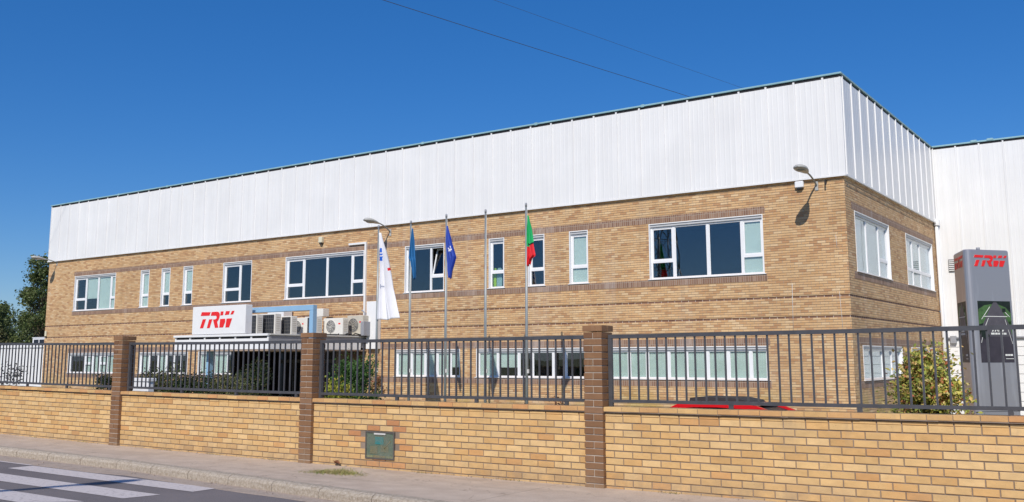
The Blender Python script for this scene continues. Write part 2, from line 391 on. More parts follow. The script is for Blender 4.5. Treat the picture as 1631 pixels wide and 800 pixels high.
strip('road', 'asphalt', lambda x: -2.2, lambda x: ykerb(x)-.02, -.135, .5)
strip('gutter_strip', 'gutter', lambda x: ykerb(x)-(.5 if x < -14 else .36 if x < -10 else .30), lambda x: ykerb(x)-.015, -.130, .02)
strip('pavement', 'pavement_concrete', lambda x: ykerb(x)+.17, lambda x: 11.3, 0, 1.0)
strip('far_side_pavement', 'pavement_concrete', lambda x: -4.4, lambda x: -2.2, 0, 1.0)

# kerb: one stone after another
mb = MB(); x = -46.0
while x < 12:
    L = 1.02; x0, x1 = x+.006, x+L-.006; prof = [(-.02, -.30), (-.02, -.045), (.005, -.015), (.05, .004), (.17, .004), (.17, -.3)]
    vs = []
    N = 6
    for i in range(N+1):
        xx = x0+(x1-x0)*i/N
        for (dy, dz) in prof:
            j = random.gauss(0, .004) if 0 < i < N and dy < .15 and dz > -.2 else 0
            vs.append((xx, ykerb(xx)+dy+j, zg(max(xx, -30))+dz+j*.5))
    fs = []
    for i in range(N):
        for j in range(5): fs.append((i*6+j, i*6+j+1, (i+1)*6+j+1, (i+1)*6+j))
    fs += [(5, 4, 3, 2, 1, 0), tuple(N*6+k for k in range(6))]
    mb.add(vs, fs); x += L
kerb = mb.build('kerb', 'kerb_stone'); struct(kerb)

# crossing stripes
mb = MB()
def stripe(x0, x1, y0, y1, sk=0.0):
    n = max(2, int((x1-x0)/.5)); vs = []
    for i in range(n+1):
        xx = x0+(x1-x0)*i/n; e = sk if i == n else 0
        zz = zg(xx)-.135+.0045
        vs += [(xx+e, y0, zz), (xx, y1, zz)]
    mb.add(vs, [(2*i, 2*i+2, 2*i+3, 2*i+1) for i in range(n)])
stripe(-15.9, -11.15, 8.44, 8.86, .02); stripe(-15.9, -11.25, 7.54, 8.02, -.1); stripe(-15.9, -11.5, 6.60, 7.10, -.6)
stripe(-15.9, -11.6, 5.70, 6.18); stripe(-15.9, -11.6, 4.8, 5.28); stripe(-15.9, -11.6, 3.9, 4.38); stripe(-24.0, -16.0, 8.86, 8.93)
struct(mb.build('crossing_stripes', 'road_paint'))

# ---------------------------------------------------------------- street wall
BL, BH, JN = .259, .0872, .0135
WY = 10.955
PX = [-22.08, -16.83, -11.64, -6.335]
def brick(mb, x0, x1, z0, z1, yf, yb, mi=0, ch=.004):
    # chamfered front
    vs = [(x0,yb,z0),(x1,yb,z0),(x1,yb,z1),(x0,yb,z1),(x0,yf+ch,z0),(x1,yf+ch,z0),(x1,yf+ch,z1),(x0,yf+ch,z1),
          (x0+ch,yf,z0+ch),(x1-ch,yf,z0+ch),(x1-ch,yf,z1-ch),(x0+ch,yf,z1-ch)]
    fs = [(0,1,5,4),(1,2,6,5),(2,3,7,6),(3,0,4,7),(4,5,9,8),(5,6,10,9),(6,7,11,10),(7,4,8,11),(8,9,10,11)]
    mb.add(vs, fs, mi)
def wall_section(x0, x1, label, meter=False):
    t = thing('street_wall', ((x0+x1)/2, WY+.1, 0), label, 'wall', 'brick wall sections along the pavement')
    core = MB(); n = max(2, int((x1-x0)/.75)); vs = []
    for i in range(n+1):
        xx = x0+(x1-x0)*i/n; z = zg(xx)
        vs += [(xx, WY+.011, z-1.0), (xx, WY+.011, z+.945), (xx, WY+.21, z+.945), (xx, WY+.21, z-1.0)]
    fs = []
    for i in range(n):
        for j in range(4): fs.append((i*4+j, i*4+(j+1) % 4, (i+1)*4+(j+1) % 4, (i+1)*4+j))
    fs += [(0, 3, 2, 1), (n*4, n*4+1, n*4+2, n*4+3)]; core.add(vs, fs)
    core.build('mortar_core', 'mortar', t)
    mb = MB(); top = .893
    for r in range(12):
        z1 = top-r*BH; z0 = z1-BH+JN
        if z1 < -.1: break
        k = x0-(BL/2 if r % 2 else 0)+JN/2
        while k < x1-.02:
            a, b = max(k, x0+.002), min(k+BL-JN, x1-.002); k += BL
            if b-a < .03: continue
            xc = (a+b)/2; zc = (z0+z1)/2; mi = 0
            if meter:
                if -10.37 < xc < -9.77 and .16 < zc < .53: continue
                if -10.72 < xc < -9.5 and .0 < zc < .72 and random.random() < .5: mi = 1
            dz = zg(xc)+random.gauss(0, .0008); j = random.gauss(0, .0012)
            brick(mb, a, b, z0+dz, z1+dz, WY+j, WY+.02, mi)
    k = x0+.004
    while k < x1-.02:
        a, b = k, min(k+BL-JN, x1-.002); k += BL
        if b-a < .03: continue
        dz = zg((a+b)/2); brick(mb, a, b, .897+dz, .932+dz, WY+random.gauss(0, .0012), WY+.02)
    mb.build('brickwork', ['wall_brick', 'wall_brick_orange'], t)
    # back face is plain brickwork too
    cp = MB(); k = x0
    while k < x1-.02:
        a, b = k+.003, min(k+BL-.004, x1-.002); k += BL
        if b-a < .03: continue
        z = zg((a+b)/2)+random.gauss(0, .001); j = random.gauss(0, .0015)
        cp.cbox(a, b, WY-.04+j, WY+.24, z+.955, z+1.012, .004)
    for i in range(n):
        xa, xb = x0+(x1-x0)*i/n, x0+(x1-x0)*(i+1)/n
        cp.box(xa, xb, WY-.033, WY+.23, zg(xa)+.948, zg(xa)+1.006, 1)
    cp.build('coping', ['coping_brick', 'mortar'], t)
    return t
PW = .133
secs = [(-31.0, PX[0]-PW), (PX[0]+PW, PX[1]-PW), (PX[1]+PW, PX[2]-PW), (PX[2]+PW, PX[3]-PW), (PX[3]+PW, 5.0)]
labs = ['yellow brick wall section beyond the farthest left pillar', 'yellow brick wall section at the far left end of the street wall',
        'yellow brick wall section between the leftmost and middle brown pillars, in front of the red lettered sign',
        'yellow brick wall section with the small glass fronted meter cabinet, in front of the flagpoles',
        'yellow brick wall section right of the nearest brown pillar, in front of the red car']
for i, ((a, b), l) in enumerate(zip(secs, labs)): wall_section(a, b, l, i == 3)
plab = ['brown brick pillar beyond the left edge of the street', 'leftmost brown brick pillar in the street wall, the smallest in view',
        'middle brown brick pillar in the street wall, beside the canopy and its blue portal frame', 'nearest and tallest looking brown brick pillar, left of the red car']
for px, l in zip(PX, plab):
    z0 = zg(px); t = thing('brick_pillar', (px, 11.04, z0), l, 'pillar', 'brown brick pillars of the street wall')
    c = MB(); c.box(px-PW+.006, px+PW-.006, 10.907, 11.174, z0-.8, z0+1.955); c.build('mortar_core', 'pillar_mortar', t)
    mb = MB(); zt = 2.05
    for r in range(25):
        z1 = z0+zt-r*BH; zz = z1-BH+JN
        if z1 < z0-.05: break
        e = .012 if r == 0 else random.choice((0, .003)) + (.0025 if r % 2 else 0)
        x0, x1, y0, y1 = px-PW-e, px+PW+e, 10.9-e, 11.18+e
        if r % 2 == 0: mb.cbox(x0, x1, y0, (y0+y1)/2-.004, zz, z1, .003); mb.cbox(x0, x1, (y0+y1)/2+.004, y1, zz, z1, .003)
        else: mb.cbox(x0, px-.006, y0, y1, zz, z1, .003); mb.cbox(px+.006, x1, y0, y1, zz, z1, .003)
    mb.build('brickwork', 'pillar_brick', t)

# railings on the wall
RY = 11.06
rl = ['dark grey steel railing beyond the left pillar', 'dark grey steel railing at the far left, in front of the white outbuilding',
      'dark grey steel railing between the leftmost and middle pillars, in front of the canopy', 'dark grey steel railing above the glass meter cabinet, in front of the flagpoles',
      'dark grey steel railing right of the nearest pillar, before the car and totem']
for (a, b), l in zip(secs, rl):
    a2, b2 = a+.02, b-.01
    if a < -25: a2 = -27.0
    if b > 2: b2 = 3.2
    t = thing('steel_railing', ((a+b)/2, RY, 1), l, 'railing', 'steel railings on top of the brick wall')
    def rail(name, zc, h, d):
        mb = MB(); n = max(2, int((b2-a2)/.6)); vs = []
        for i in range(n+1):
            xx = a2+(b2-a2)*i/n; z = zg(xx)+zc+random.gauss(0, .0012)
            vs += [(xx, RY-d, z-h), (xx, RY-d, z+h), (xx, RY+d, z+h), (xx, RY+d, z-h)]
        fs = []
        for i in range(n):
            for j in range(4): fs.append((i*4+j, i*4+(j+1) % 4, (i+1)*4+(j+1) % 4, (i+1)*4+j))
        mb.add(vs, fs+[(0, 3, 2, 1), (n*4, n*4+1, n*4+2, n*4+3)]); mb.build(name, 'railing_paint', t)
    rail('top_rail', 1.908, .024, .024); rail('bottom_rail', 1.085, .02, .02)
    x = a2+.16; k = 0
    while x < b2-.03 and k < 98:
        mb = MB(); z = zg(x); j = random.gauss(0, .002); mb.box(x-.0098+j, x+.0098+j, RY-.0098, RY+.0098, z+1.10, z+1.886); mb.build('bar', 'railing_paint', t); x += .131; k += 1
    for xp in (a2+.022, b2-.022):
        mb = MB(); z = zg(xp); mb.box(xp-.026, xp+.026, RY-.022, RY+.022, z+1.005, z+1.884); mb.build('end_post', 'railing_paint', t)
    x = a2+.15
    while x < b2:
        if x > a2+.5:
            mb = MB(); z = zg(x); mb.box(x-.025, x+.025, RY-.018, RY+.018, z+1.005, z+1.066); mb.build('foot', 'railing_paint', t)
        x += 1.5

# meter cabinet
t = thing('meter_cabinet', (-10.07, WY, .15), 'small square meter cabinet with a cloudy glass door set low in the brick wall', 'meter cabinet')
z = zg(-10); x0, x1, z0, z1 = -10.36, -9.775, .145+z, .55+z
mb = MB(); f = .02
mb.box(x0, x1, WY-.016, WY+.012, z0, z0+f); mb.box(x0, x1, WY-.016, WY+.012, z1-f, z1); mb.box(x0, x0+f, WY-.016, WY+.012, z0+f, z1-f); mb.box(x1-f, x1, WY-.016, WY+.012, z0+f, z1-f)
mb.build('frame', 'door_frame', t)
mb = MB(); mb.box(x0+f, x1-f, WY+.002, WY+.007, z0+f, z1-f); mb.build('back_plate', 'meter_body', t)
mb = MB(); mb.cbox(-10.17, -10.0, WY-.006, WY+.004, .36+z, .47+z, .002, 0); mb.build('label_plate', 'teal_label', t)
mb = MB(); mb.cbox(-10.27, -10.12, WY-.006, WY+.004, .22+z, .33+z, .002); mb.cbox(-10.05, -9.90, WY-.006, WY+.004, .25+z, .34+z, .002)
mb.tube([(-9.98, WY-.002, .30+z), (-9.86, WY-.002, .42+z)], .008); mb.build('meter', 'meter_brown', t)
t3 = NT('cloudy_glass'); tr = t3.n('ShaderNodeBsdfTransparent'); tr.inputs[0].default_value = (.85, .93, .90, 1)
t3.b.inputs['Base Color'].default_value = (.30, .31, .25, 1); t3.b.inputs['Roughness'].default_value = .15
ms = t3.n('ShaderNodeMixShader'); t3.l(t3.ramp(t3.noise(9, 3), [(.3, .05), (.7, .30)]), ms.inputs[0]); t3.l(tr.outputs[0], ms.inputs[1]); t3.l(t3.b.outputs[0], ms.inputs[2]); t3.l(ms.outputs[0], t3.out.inputs['Surface']); M['cloudy_glass'] = t3.m
mb = MB(); mb.box(x0+f, x1-f, WY-.012, WY-.009, z0+f, z1-f); mb.build('glass_door', 'cloudy_glass', t)
mb = MB(); mb.box(-10.18, -9.95, WY-.019, WY-.0125, z1-.045, z1-.022); mb.build('handle', 'concrete_light', t)

# ---------------------------------------------------------------- main building
XR, XL, FY = -8.05, -51.76, 29.0
BACK = 41.68
Z_BT = 7.07; Z_TOP = 10.12
bld = thing('factory_office', (-30, FY, YARD), 'two storey tan brick factory office with tall white metal cladding above', 'building')
U0, U1, UT = 4.26, 6.13, 4.85
G0, G1_ = .975, 2.02
B_, D_, P_ = 'blind', 'dark', 'partial'
up = [(-49.1,-45.3,[-48.1,-46.98,-45.84],'T..T',[D_,P_,B_,B_]), (-43.15,-42.43,[],'T',[B_]), (-41.43,-40.73,[],'T',[P_]), (-39.7,-38.97,[],'T',[P_]),
      (-36.72,-34.71,[-35.61],'T.',[D_,D_]), (-32.47,-27.72,[-31.39,-29.96,-28.48],'T..T',[D_]*4), (-25.48,-23.46,[-24.19],'.O',[D_,D_]),
      (-21.3,-20.59,[],'T',[D_]), (-19.52,-18.8,[],'T',[D_]), (-17.75,-16.98,[],'T',[B_]), (-14.6,-10.62,[-13.73,-12.52,-11.35],'T..T',[D_,D_,D_,B_])]
gr = [(-49.27,-43.9,[-47.81,-47.11,-46.47,-45.85,-45.19],'.T.T.T',[D_,B_,B_,B_,B_,D_]), (-42.96,-39.07,[-42.21,-41.5,-40.85,-40.26,-39.68],'......',[B_,D_,B_,D_,D_,D_]),
      (-38.3,-34.4,[-37.24,-36.26,-35.56,-34.9],'.....',[B_,B_,D_,D_,D_]), (-25.93,-22.65,[-25.14,-24.44,-23.84,-23.19],'.....',[B_,B_,B_,B_,P_]),
      (-21.88,-17.1,[-20.95,-20.01,-19.42,-18.52,-18.01],'......',[B_,P_,D_,D_,D_,D_]), (-16.4,-10.62,[-15.49,-14.81,-14.03,-13.4,-12.66,-11.96,-11.22],'........',[B_]*8)]
sid_u = [(29.9,34.05,[31.47,32.96],'..T',['white']*3), (36.44,40.85,[37.75,39.02],'TTT',['white']*3)]
sid_g = [(30.03,34.96,[31.3,32.6,33.8],'....',['white']*4), (36.3,40.7,[37.5,38.9],'...',['white']*3)]
ENT = (-33.2, -27.9, YARD, 2.0)
# bands (z0,z1)
SB = [(4.023, 4.243), (6.143, 6.367), (.737, .96), (2.035, 2.263)]
TH = [(3.452, 3.515), (2.836, 2.899)]
wall = MB()
def rows_for(lo, hi): return None
def wall_cells(u0, u1, holes, put):
    zs = {YARD, Z_BT}; us = {u0, u1}
    for a, b, c, d in holes: us |= {a, b}; zs |= {c, d}
    for a, b in TH: zs |= {a, b}
    zs = sorted(zs); us = sorted(us)
    for i in range(len(us)-1):
        run = None
        for j in range(len(zs)-1):
            uc, zc = (us[i]+us[i+1])/2, (zs[j]+zs[j+1])/2
            hole = any(a < uc < b and c < zc < d for a, b, c, d in holes) or any(a < zc < b for a, b in TH)
            if not hole: run = (zs[j] if run is None else run[0], zs[j+1])
            if hole or j == len(zs)-2:
                if run: put(us[i], us[i+1], run[0], run[1])
                run = None
RC = .016
def courses(c, d):
    n = math.floor(c/.077)
    while n*.077 < d:
        a, b = max(c, n*.077+.0035), min(d, (n+1)*.077-.0035); n += 1
        if b-a > .004: yield a, b
def put_front(a, b, c, d):
    wall.box(a, min(b, XR-RC), FY+RC, FY+.3, c, d)
    for z0, z1 in courses(c, d): wall.add([(a,FY,z0),(b,FY,z0),(b,FY,z1),(a,FY,z1),(a,FY+RC,z0),(b,FY+RC,z0),(b,FY+RC,z1),(a,FY+RC,z1)], [(0,1,2,3),(0,4,5,1),(3,2,6,7),(0,3,7,4),(1,5,6,2)])
def put_side(a, b, c, d):
    wall.box(XR-.3, XR-RC, a, b, c, d)
    for z0, z1 in courses(c, d): wall.add([(XR,a,z0),(XR,b,z0),(XR,b,z1),(XR,a,z1),(XR-RC,a,z0),(XR-RC,b,z0),(XR-RC,b,z1),(XR-RC,a,z1)], [(0,1,2,3),(0,4,5,1),(3,2,6,7),(0,3,7,4),(1,5,6,2)])
hm = [(a, b, U0, U1) for a, b, *_ in up]+[(a, b, G0, G1_) for a, b, *_ in gr]+[ENT]
wall_cells(XL, XR, hm, put_front)
hs_ = [(a, b, U0, U1) for a, b, *_ in sid_u]+[(a, b, G0, G1_) for a, b, *_ in sid_g]
wall_cells(FY+RC, BACK, hs_, put_side)
wall.box(XL, XL+.3, FY+.3, 60, YARD, Z_BT)
wall.build('brick_wall', 'facade_brick', bld)
mb = MB()
for a, b in TH:
    mb.box(XL+.02, XR-.02, FY+.022, FY+.25, a, b); mb.box(XR-.25, XR-.022, FY+.25, BACK, a, b)
mb.build('thin_brown_course', 'thin_brick', bld)
for i, (a, b) in enumerate(SB):
    mb = MB()
    if i < 2: mb.box(-49.2, -10.55, FY-.006, FY+.004, a, b); mb.box(XR-.004, XR+.006, 29.6, 41.1, a, b)
    else:
        mb.box(-49.35, ENT[0], FY-.006, FY+.004, a, b); mb.box(ENT[1], -10.55, FY-.006, FY+.004, a, b); mb.box(XR-.004, XR+.006, 29.7, 41.1, a, b)
    mb.build('soldier_course', 'soldier_brick', bld)

def window(x0, x1, z0, z1, mull, trans, panes, zt=None, side=False):
    """frame / sill / pane / blind of one window; 'side' maps (x,y) -> the right-hand facade"""
    def B(mb, a, b, d0, d1, c, d, mi=0):
        if side: mb.box(XR-d1, XR-d0, a, b, c, d, mi)
        else: mb.box(a, b, FY+d0, FY+d1, c, d, mi)
    f = .055; fr = MB()
    # lining of the reveal, slightly proud of the brick
    B(fr, x0, x0+.03, -.012, .12, z0, z1); B(fr, x1-.03, x1, -.012, .12, z0, z1); 
    B(fr, x0+.03, x1-.03, -.005, .12, z1-.03, z1)
    a0, a1, c0, c1 = x0+.03, x1-.03, z0+.002, z1-.11
    d0, d1 = .085, .14
    B(fr, a0, a0+f, d0, d1, c0, c1); B(fr, a1-f, a1, d0, d1, c0, c1); B(fr, a0+f, a1-f, d0, d1, c0, c0+f); B(fr, a0+f, a1-f, d0, d1, c1-f, c1)
    for m in mull: B(fr, m-.045, m+.045, d0-.004, d1, c0+f, c1-f)
    edges = [a0+f]+[e for m in mull for e in (m-.045, m+.045)]+[a1-f]
    pn = MB(); op = []
    for i in range(len(mull)+1):
        l, r = edges[2*i], edges[2*i+1]; k = trans[i] if i < len(trans) else '.'
        s = .04
        if k in 'TO' and zt:
            B(fr, l, r, d0, d1-.01, zt-.045, zt+.045)
            lo, hi = zt+.045, c1-f
            if k == 'O':      # tilted inwards sash
                q = MB(); T = .28
                def pt(u, z, y): return (u, FY+y+T*(z-lo)/(hi-lo), z)
                for (ua, ub, za, zb) in ((l+.01, l+.06, lo, hi), (r-.06, r-.01, lo, hi), (l+.06, r-.06, lo, lo+.05), (l+.06, r-.06, hi-.05, hi)):
                    vs = [pt(ua, za, .10), pt(ub, za, .10), pt(ub, za, .14), pt(ua, za, .14), pt(ua, zb, .10), pt(ub, zb, .10), pt(ub, zb, .14), pt(ua, zb, .14)]
                    q.add(vs, [(0,3,2,1),(4,5,6,7),(0,1,5,4),(1,2,6,5),(2,3,7,6),(3,0,4,7)])
                q.add([pt(l+.06, lo+.05, .12), pt(r-.06, lo+.05, .12), pt(r-.06, hi-.05, .12), pt(l+.06, hi-.05, .12)], [(0, 1, 2, 3)], 1)
                op.append(q)
            else:
                for (ua, ub, za, zb) in ((l, l+s, lo, hi), (r-s, r, lo, hi), (l+s, r-s, lo, lo+s), (l+s, r-s, hi-s, hi)): B(fr, ua, ub, d0+.012, d1-.005, za, zb)
                B(pn, l+s, r-s, .112, .118, lo+s, hi-s)
            B(pn, l, r, .112, .118, c0+f, zt-.045)
        else:
            for (ua, ub, za, zb) in ((l, l+.02, c0+f, c1-f), (r-.02, r, c0+f, c1-f)): B(fr, ua, ub, d0+.02, d1-.01, za, zb)
            B(pn, l+.02, r-.02, .112, .118, c0+f, c1-f)
    fo = fr.build('window', 'white_frame', bld)
    pn.build('pane', 'window_glass', fo)
    for q in op: q.build('open_sash', ['white_frame', 'window_glass'], fo)
    sb = MB(); B(sb, a0, a1, .03, .13, z1-.108, z1-.032); sb.build('shutter_box', 'shutter_box', fo)
    sl = MB(); B(sl, x0-.05, x1+.05, -.045, .10, z0-.022, z0-.001); sl.build('sill', 'white_frame', fo)
    bl = MB(); any_ = False
    for i, k in enumerate(panes):
        l, r = edges[2*i]-.04, edges[2*i+1]+.04
        if k in (B_, 'white'): B(bl, l, r, .155, .16, z0+.02, z1-.03); any_ = True
        elif k == P_: B(bl, l, r, .155, .16, z0+.02+(z1-z0)*.32, z1-.03); any_ = True
    if any_: bl.build('blind', 'slat_blind' if side else 'blind_cloth', fo)
    return fo
for a, b, m, tr_, pn_ in up: window(a, b, U0, U1, m, tr_, pn_, UT)
for a, b, m, tr_, pn_ in gr: window(a, b, G0, G1_, m, tr_, pn_, 1.45)
for a, b, m, tr_, pn_ in sid_u: window(a, b, U0, U1, m, tr_, pn_, UT, True)
for a, b, m, tr_, pn_ in sid_g: window(a, b, G0, G1_, m, tr_, pn_, 1.45, True)

# entrance doors
mb = MB(); a, b, c, d = ENT
for x in [a, a+1.3, a+2.6, a+3.9, b-.07]: mb.box(x, x+.07, FY+.06, FY+.14, c, d)
mb.box(a+.07, b-.07, FY+.05, FY+.14, 1.50, 1.64); mb.box(a+.07, b-.07, FY+.06, FY+.14, d-.08, d-.001); mb.box(a+.07, b-.07, FY+.06, FY+.14, c+.001, c+.12)
dr = mb.build('entrance_door', 'door_frame', bld)
mb = MB(); mb.box(a+.05, b-.05, FY+.16, FY+.17, c+.1, d-.05); mb.build('pane', 'porch_glass_shade', dr)

# ribbed cladding
def ribbed(mb, u0, u1, z0, z1, put, seam0, big=.9):
    pr = [(u0, 0.0)]
    k = seam0
    while k > u0: k -= big
    while k < u1+big:
        for j in range(5):
            c = k+j*big/5
            ww, dd = (.034, .034) if j == 0 else (.020, .0045)
            for du, dv in ((-ww-.006, 0), (-ww+.006, dd), (ww-.006, dd), (ww+.006, 0)):
                if u0+.02 < c+du < u1-.02: pr.append((c+du, dv))
        k += big
    pr.append((u1, 0.0)); n = len(pr); vs = []
    for (u, dv) in pr: vs += [put(u, dv, z0), put(u, dv, z1)]
    mb.add(vs, [(2*i, 2*i+2, 2*i+3, 2*i+1) for i in range(n-1)])
    k = seam0
    while k > u0: k -= big
    while k < u1:       # the seam caps stick up past the panel edge
        if k-.03 > u0: mb.add([put(k-.03, .002, z1), put(k+.03, .002, z1), put(k+.03, .034, z1), put(k-.03, .034, z1), put(k-.03, .002, z1+.05), put(k+.03, .002, z1+.05), put(k+.03, .034, z1+.05), put(k-.03, .034, z1+.05)],
               [(0,3,2,1),(4,5,6,7),(0,1,5,4),(1,2,6,5),(2,3,7,6),(3,0,4,7)])
        k += big
CF = FY-.07; CR = XR+.07
mb = MB()
ribbed(mb, XL-.05, CR, Z_BT, Z_TOP, lambda u, d, z: (u, CF-d, z), -49.92)
ribbed(mb, CF, BACK, Z_BT, Z_TOP, lambda u, d, z: (CR+d, u, z), 30.01, .94)
mb.box(XL-.05, CR-.002, CF+.002, CF+.07, Z_BT, Z_BT+.004); mb.box(CR-.07, CR-.002, CF+.07, BACK, Z_BT, Z_BT+.004)
mb.box(XL-.052, XL-.004, CF+.004, 60, Z_BT, Z_TOP)
mb.box(CR-.05, CR+.012, CF-.012, CF+.05, Z_BT-.004, Z_TOP+.004)
mb.build('cladding', 'white_cladding', bld)
mb = MB()   # base drip flashing
mb.box(XL-.05, CR+.02, CF-.045, CF-.0362, Z_BT-.02, Z_BT+.03); mb.box(CR+.0362, CR+.045, CF-.045, BACK, Z_BT-.02, Z_BT+.03)
mb.build('drip_flashing', 'white_cladding', bld)
mb = MB(); mb.box(XL, CR-.02, CF+.01, CF+.2, Z_TOP-.3, Z_TOP+.085); mb.box(CR-.2, CR-.02, CF+.2, BACK, Z_TOP-.3, Z_TOP+.085); mb.build('parapet', 'dark_gap', bld)  # near-black body, shade of the gap below the cap put into its colour
mb = MB(); mb.cbox(XL-.08, CR+.045, CF-.045, CF+.22, Z_TOP+.086, Z_TOP+.15, .012); mb.cbox(CR-.22, CR+.045, CF+.222, BACK+.1, Z_TOP+.086, Z_TOP+.15, .012)
x = -49
while x < -10: mb.box(x, x+.12, CF-.052, CF-.02, Z_TOP+.07, Z_TOP+.168); x += random.uniform(3.2, 6.5)
mb.build('roof_edge', 'roof_cap', bld)
mb = MB(); mb.box(XL, XR-.05, FY+.02, 60, Z_TOP-.3, Z_TOP-.1); mb.build('roof', 'flat_roof', bld)
mb = MB(); mb.box(XL+.3, XR-.3, FY+.3, 40, 3.0, 3.25); mb.box(XL+.3, XR-.3, 34.5, 34.6, YARD, 9.5); mb.box(XL+.3, XR-.3, FY+.31, 59, 6.6, 6.7)
for xx in (-44.0, -38.5, -33.8, -26.7, -22.3, -16.7, -9.5): mb.box(xx-.05, xx+.05, FY+.4, 34.5, YARD, 6.6)
mb.build('interior_partition', 'interior', bld)
# white downpipe in the inner corner
mb = MB(); mb.tube([(XR+.10, BACK-.16, 7.1), (XR+.10, BACK-.16, YARD)], .07, 10); mb.cbox(XR+.02, XR+.22, BACK-.28, BACK-.06, 6.95, 7.2, .01); mb.build('downpipe', 'white_frame', bld)
# pale drips and old fixings on the brick
for (xa, za, xb_, zb, rr) in ((-9.77, 3.9, -9.80, 2.45, .008), (-8.38, 5.3, -8.36, 4.9, .007), (-8.36, 3.6, -8.30, 2.3, .006)):
    mb = MB(); mb.tube([(xa, FY-.008, za), (xb_, FY-.008, zb)], rr, 5); mb.build('wall_wire', 'concrete_light', bld)
# white conduit from the service duct over the window
mb = MB(); mb.box(-28.55, -27.55, FY-.09, FY-.005, 6.38, 6.46); mb.box(-27.63, -27.55, FY-.09, FY-.005, 3.2, 6.38)
tag(mb.build('conduit', 'white_panel', None, (-27.6, FY, 3.2)), 'white square conduit on the brick beside and above the long upper window', 'conduit')
mb = MB(); mb.cbox(-27.33, -26.72, FY-.22, FY-.005, 2.05, 3.97, .01); mb.box(-27.04, -27.02, FY-.226, FY-.22, 2.1, 3.93)
tag(mb.build('service_duct', 'white_panel', None, (-27, FY, 2.05)), 'tall white metal duct box on the wall right of the air conditioners', 'duct')

# ---------------------------------------------------------------- back building on the right
bb = thing('warehouse', (5, BACK, YARD), 'white ribbed metal warehouse behind the office at the right edge', 'building')
mb = MB(); ribbed(mb, XR, 24, 2.45, Z_TOP, lambda u, d, z: (u, BACK-d, z), -7.07, .87)
mb.box(23.99, 24, BACK, 60, YARD, Z_TOP); mb.box(XR, 24, BACK+.01, BACK+.1, YARD, Z_TOP); mb.build('cladding', 'white_cladding', bb)
mb = MB(); mb.box(XR, 24, BACK+.01, BACK+.2, Z_TOP-.2, Z_TOP+.085); mb.build('parapet', 'dark_gap', bb)  # gap shade under the roof edge is in the colour here as well
mb = MB(); mb.cbox(XR+.05, 24.05, BACK-.05, BACK+.22, Z_TOP+.086, Z_TOP+.155, .012)
for xx in (-6.5, -5.9, -4.4, -3.1, -1): mb.cbox(xx, xx+.25, BACK-.07, BACK+.1, Z_TOP+.10, Z_TOP+.20, .02)
mb.build('roof_edge', 'roof_cap', bb)
mb = MB(); mb.box(XR, 24, BACK+.22, 60, Z_TOP-.3, Z_TOP-.1); mb.build('roof', 'flat_roof', bb)
mb = MB(); z = YARD
while z < 2.35:
    mb.cbox(-7.85, 24, BACK-.05, BACK+.005, z, z+.33, .012); z += .345
mb.build('horizontal_panelling', 'white_panel', bb)
mb = MB(); mb.tube([(-7.9, BACK-.12, 2.40), (24, BACK-.12, 2.40)], .04, 8); mb.cbox(-7.72, -7.5, BACK-.2, BACK-.06, 2.2, 2.5, .01); mb.build('pipe', 'grey_panel', bb)
mb = MB(); mb.box(-7.62, -7.34, BACK-.06, BACK-.036, 5.08, 5.56, 0)
for i in range(6): mb.box(-7.60, -7.36, BACK-.10, BACK-.06, 5.10+i*.075, 5.135+i*.075, 1)
mb.build('vent_grille', ['ac_grille', 'white_panel'], bb)

# ---------------------------------------------------------------- canopy
CX0, CX1, CY0 = -32.93, -27.45, 23.8
cn = thing('entrance_canopy', (-30, CY0, YARD), 'white flat entrance canopy with a slotted fascia below the air conditioners', 'canopy')
mb = MB(); mb.box(CX0+.05, CX1-.05, CY0+.06, FY-.02, 2.10, 2.54); mb.build('roof_slab', 'flat_roof', cn)
mb = MB()
mb.cbox(CX0-.03, CX1+.02, CY0-.06, CY0+.04, 2.50, 2.585, .008)
mb.box(CX0, CX1, CY0, CY0+.04, 2.02, 2.415)
x = CX0
while x < CX1-.1: mb.box(x, x+.07, CY0, CY0+.04, 2.415, 2.50); x += .90
mb.box(CX1-.07, CX1, CY0, CY0+.04, 2.415, 2.50)
mb.box(CX0-.001, CX0+.04, CY0+.04, FY-.02, 2.02, 2.56)
mb.build('front_fascia', 'white_panel', cn)
mb = MB(); mb.box(CX0+.03, CX1-.03, CY0+.045, CY0+.058, 2.40, 2.51); mb.build('slot_backing', 'dark_gap', cn)
mb = MB(); mb.box(CX1-.03, CX1, CY0+.041, FY-.02, 2.30, 2.52); mb.build('side_fascia', 'grey_panel', cn)
mb = MB(); y = CY0+.05
while y < FY-.5: mb.box(CX1-.03, CX1+.003, y, y+.56, 2.02, 2.295); y += .6
mb.build('side_panel', 'white_panel', cn)
mb = MB(); mb.cbox(CX1-.10, CX1+.05, CY0+.05, FY-.02, 2.522, 2.575, .006); mb.build('side_cap', 'concrete_light', cn)
mb = MB(); mb.box(CX0+.02, CX1-.02, CY0+.02, FY-.02, 1.965, 2.015); mb.build('soffit', 'tan_strip', cn)
mb = MB(); mb.box(CX0+.10, CX0+.32, 26.5, FY-.02, YARD, 1.964); mb.build('side_wall', 'porch_glass_shade', cn)  # near-black colour carries the shade under the canopy
mb = MB(); mb.box(CX1-.35, CX1-.15, 27.4, FY-.02, YARD, 1.964); mb.build('inner_wall', 'porch_glass_shade', cn)  # canopy shade painted into this wall's colour too

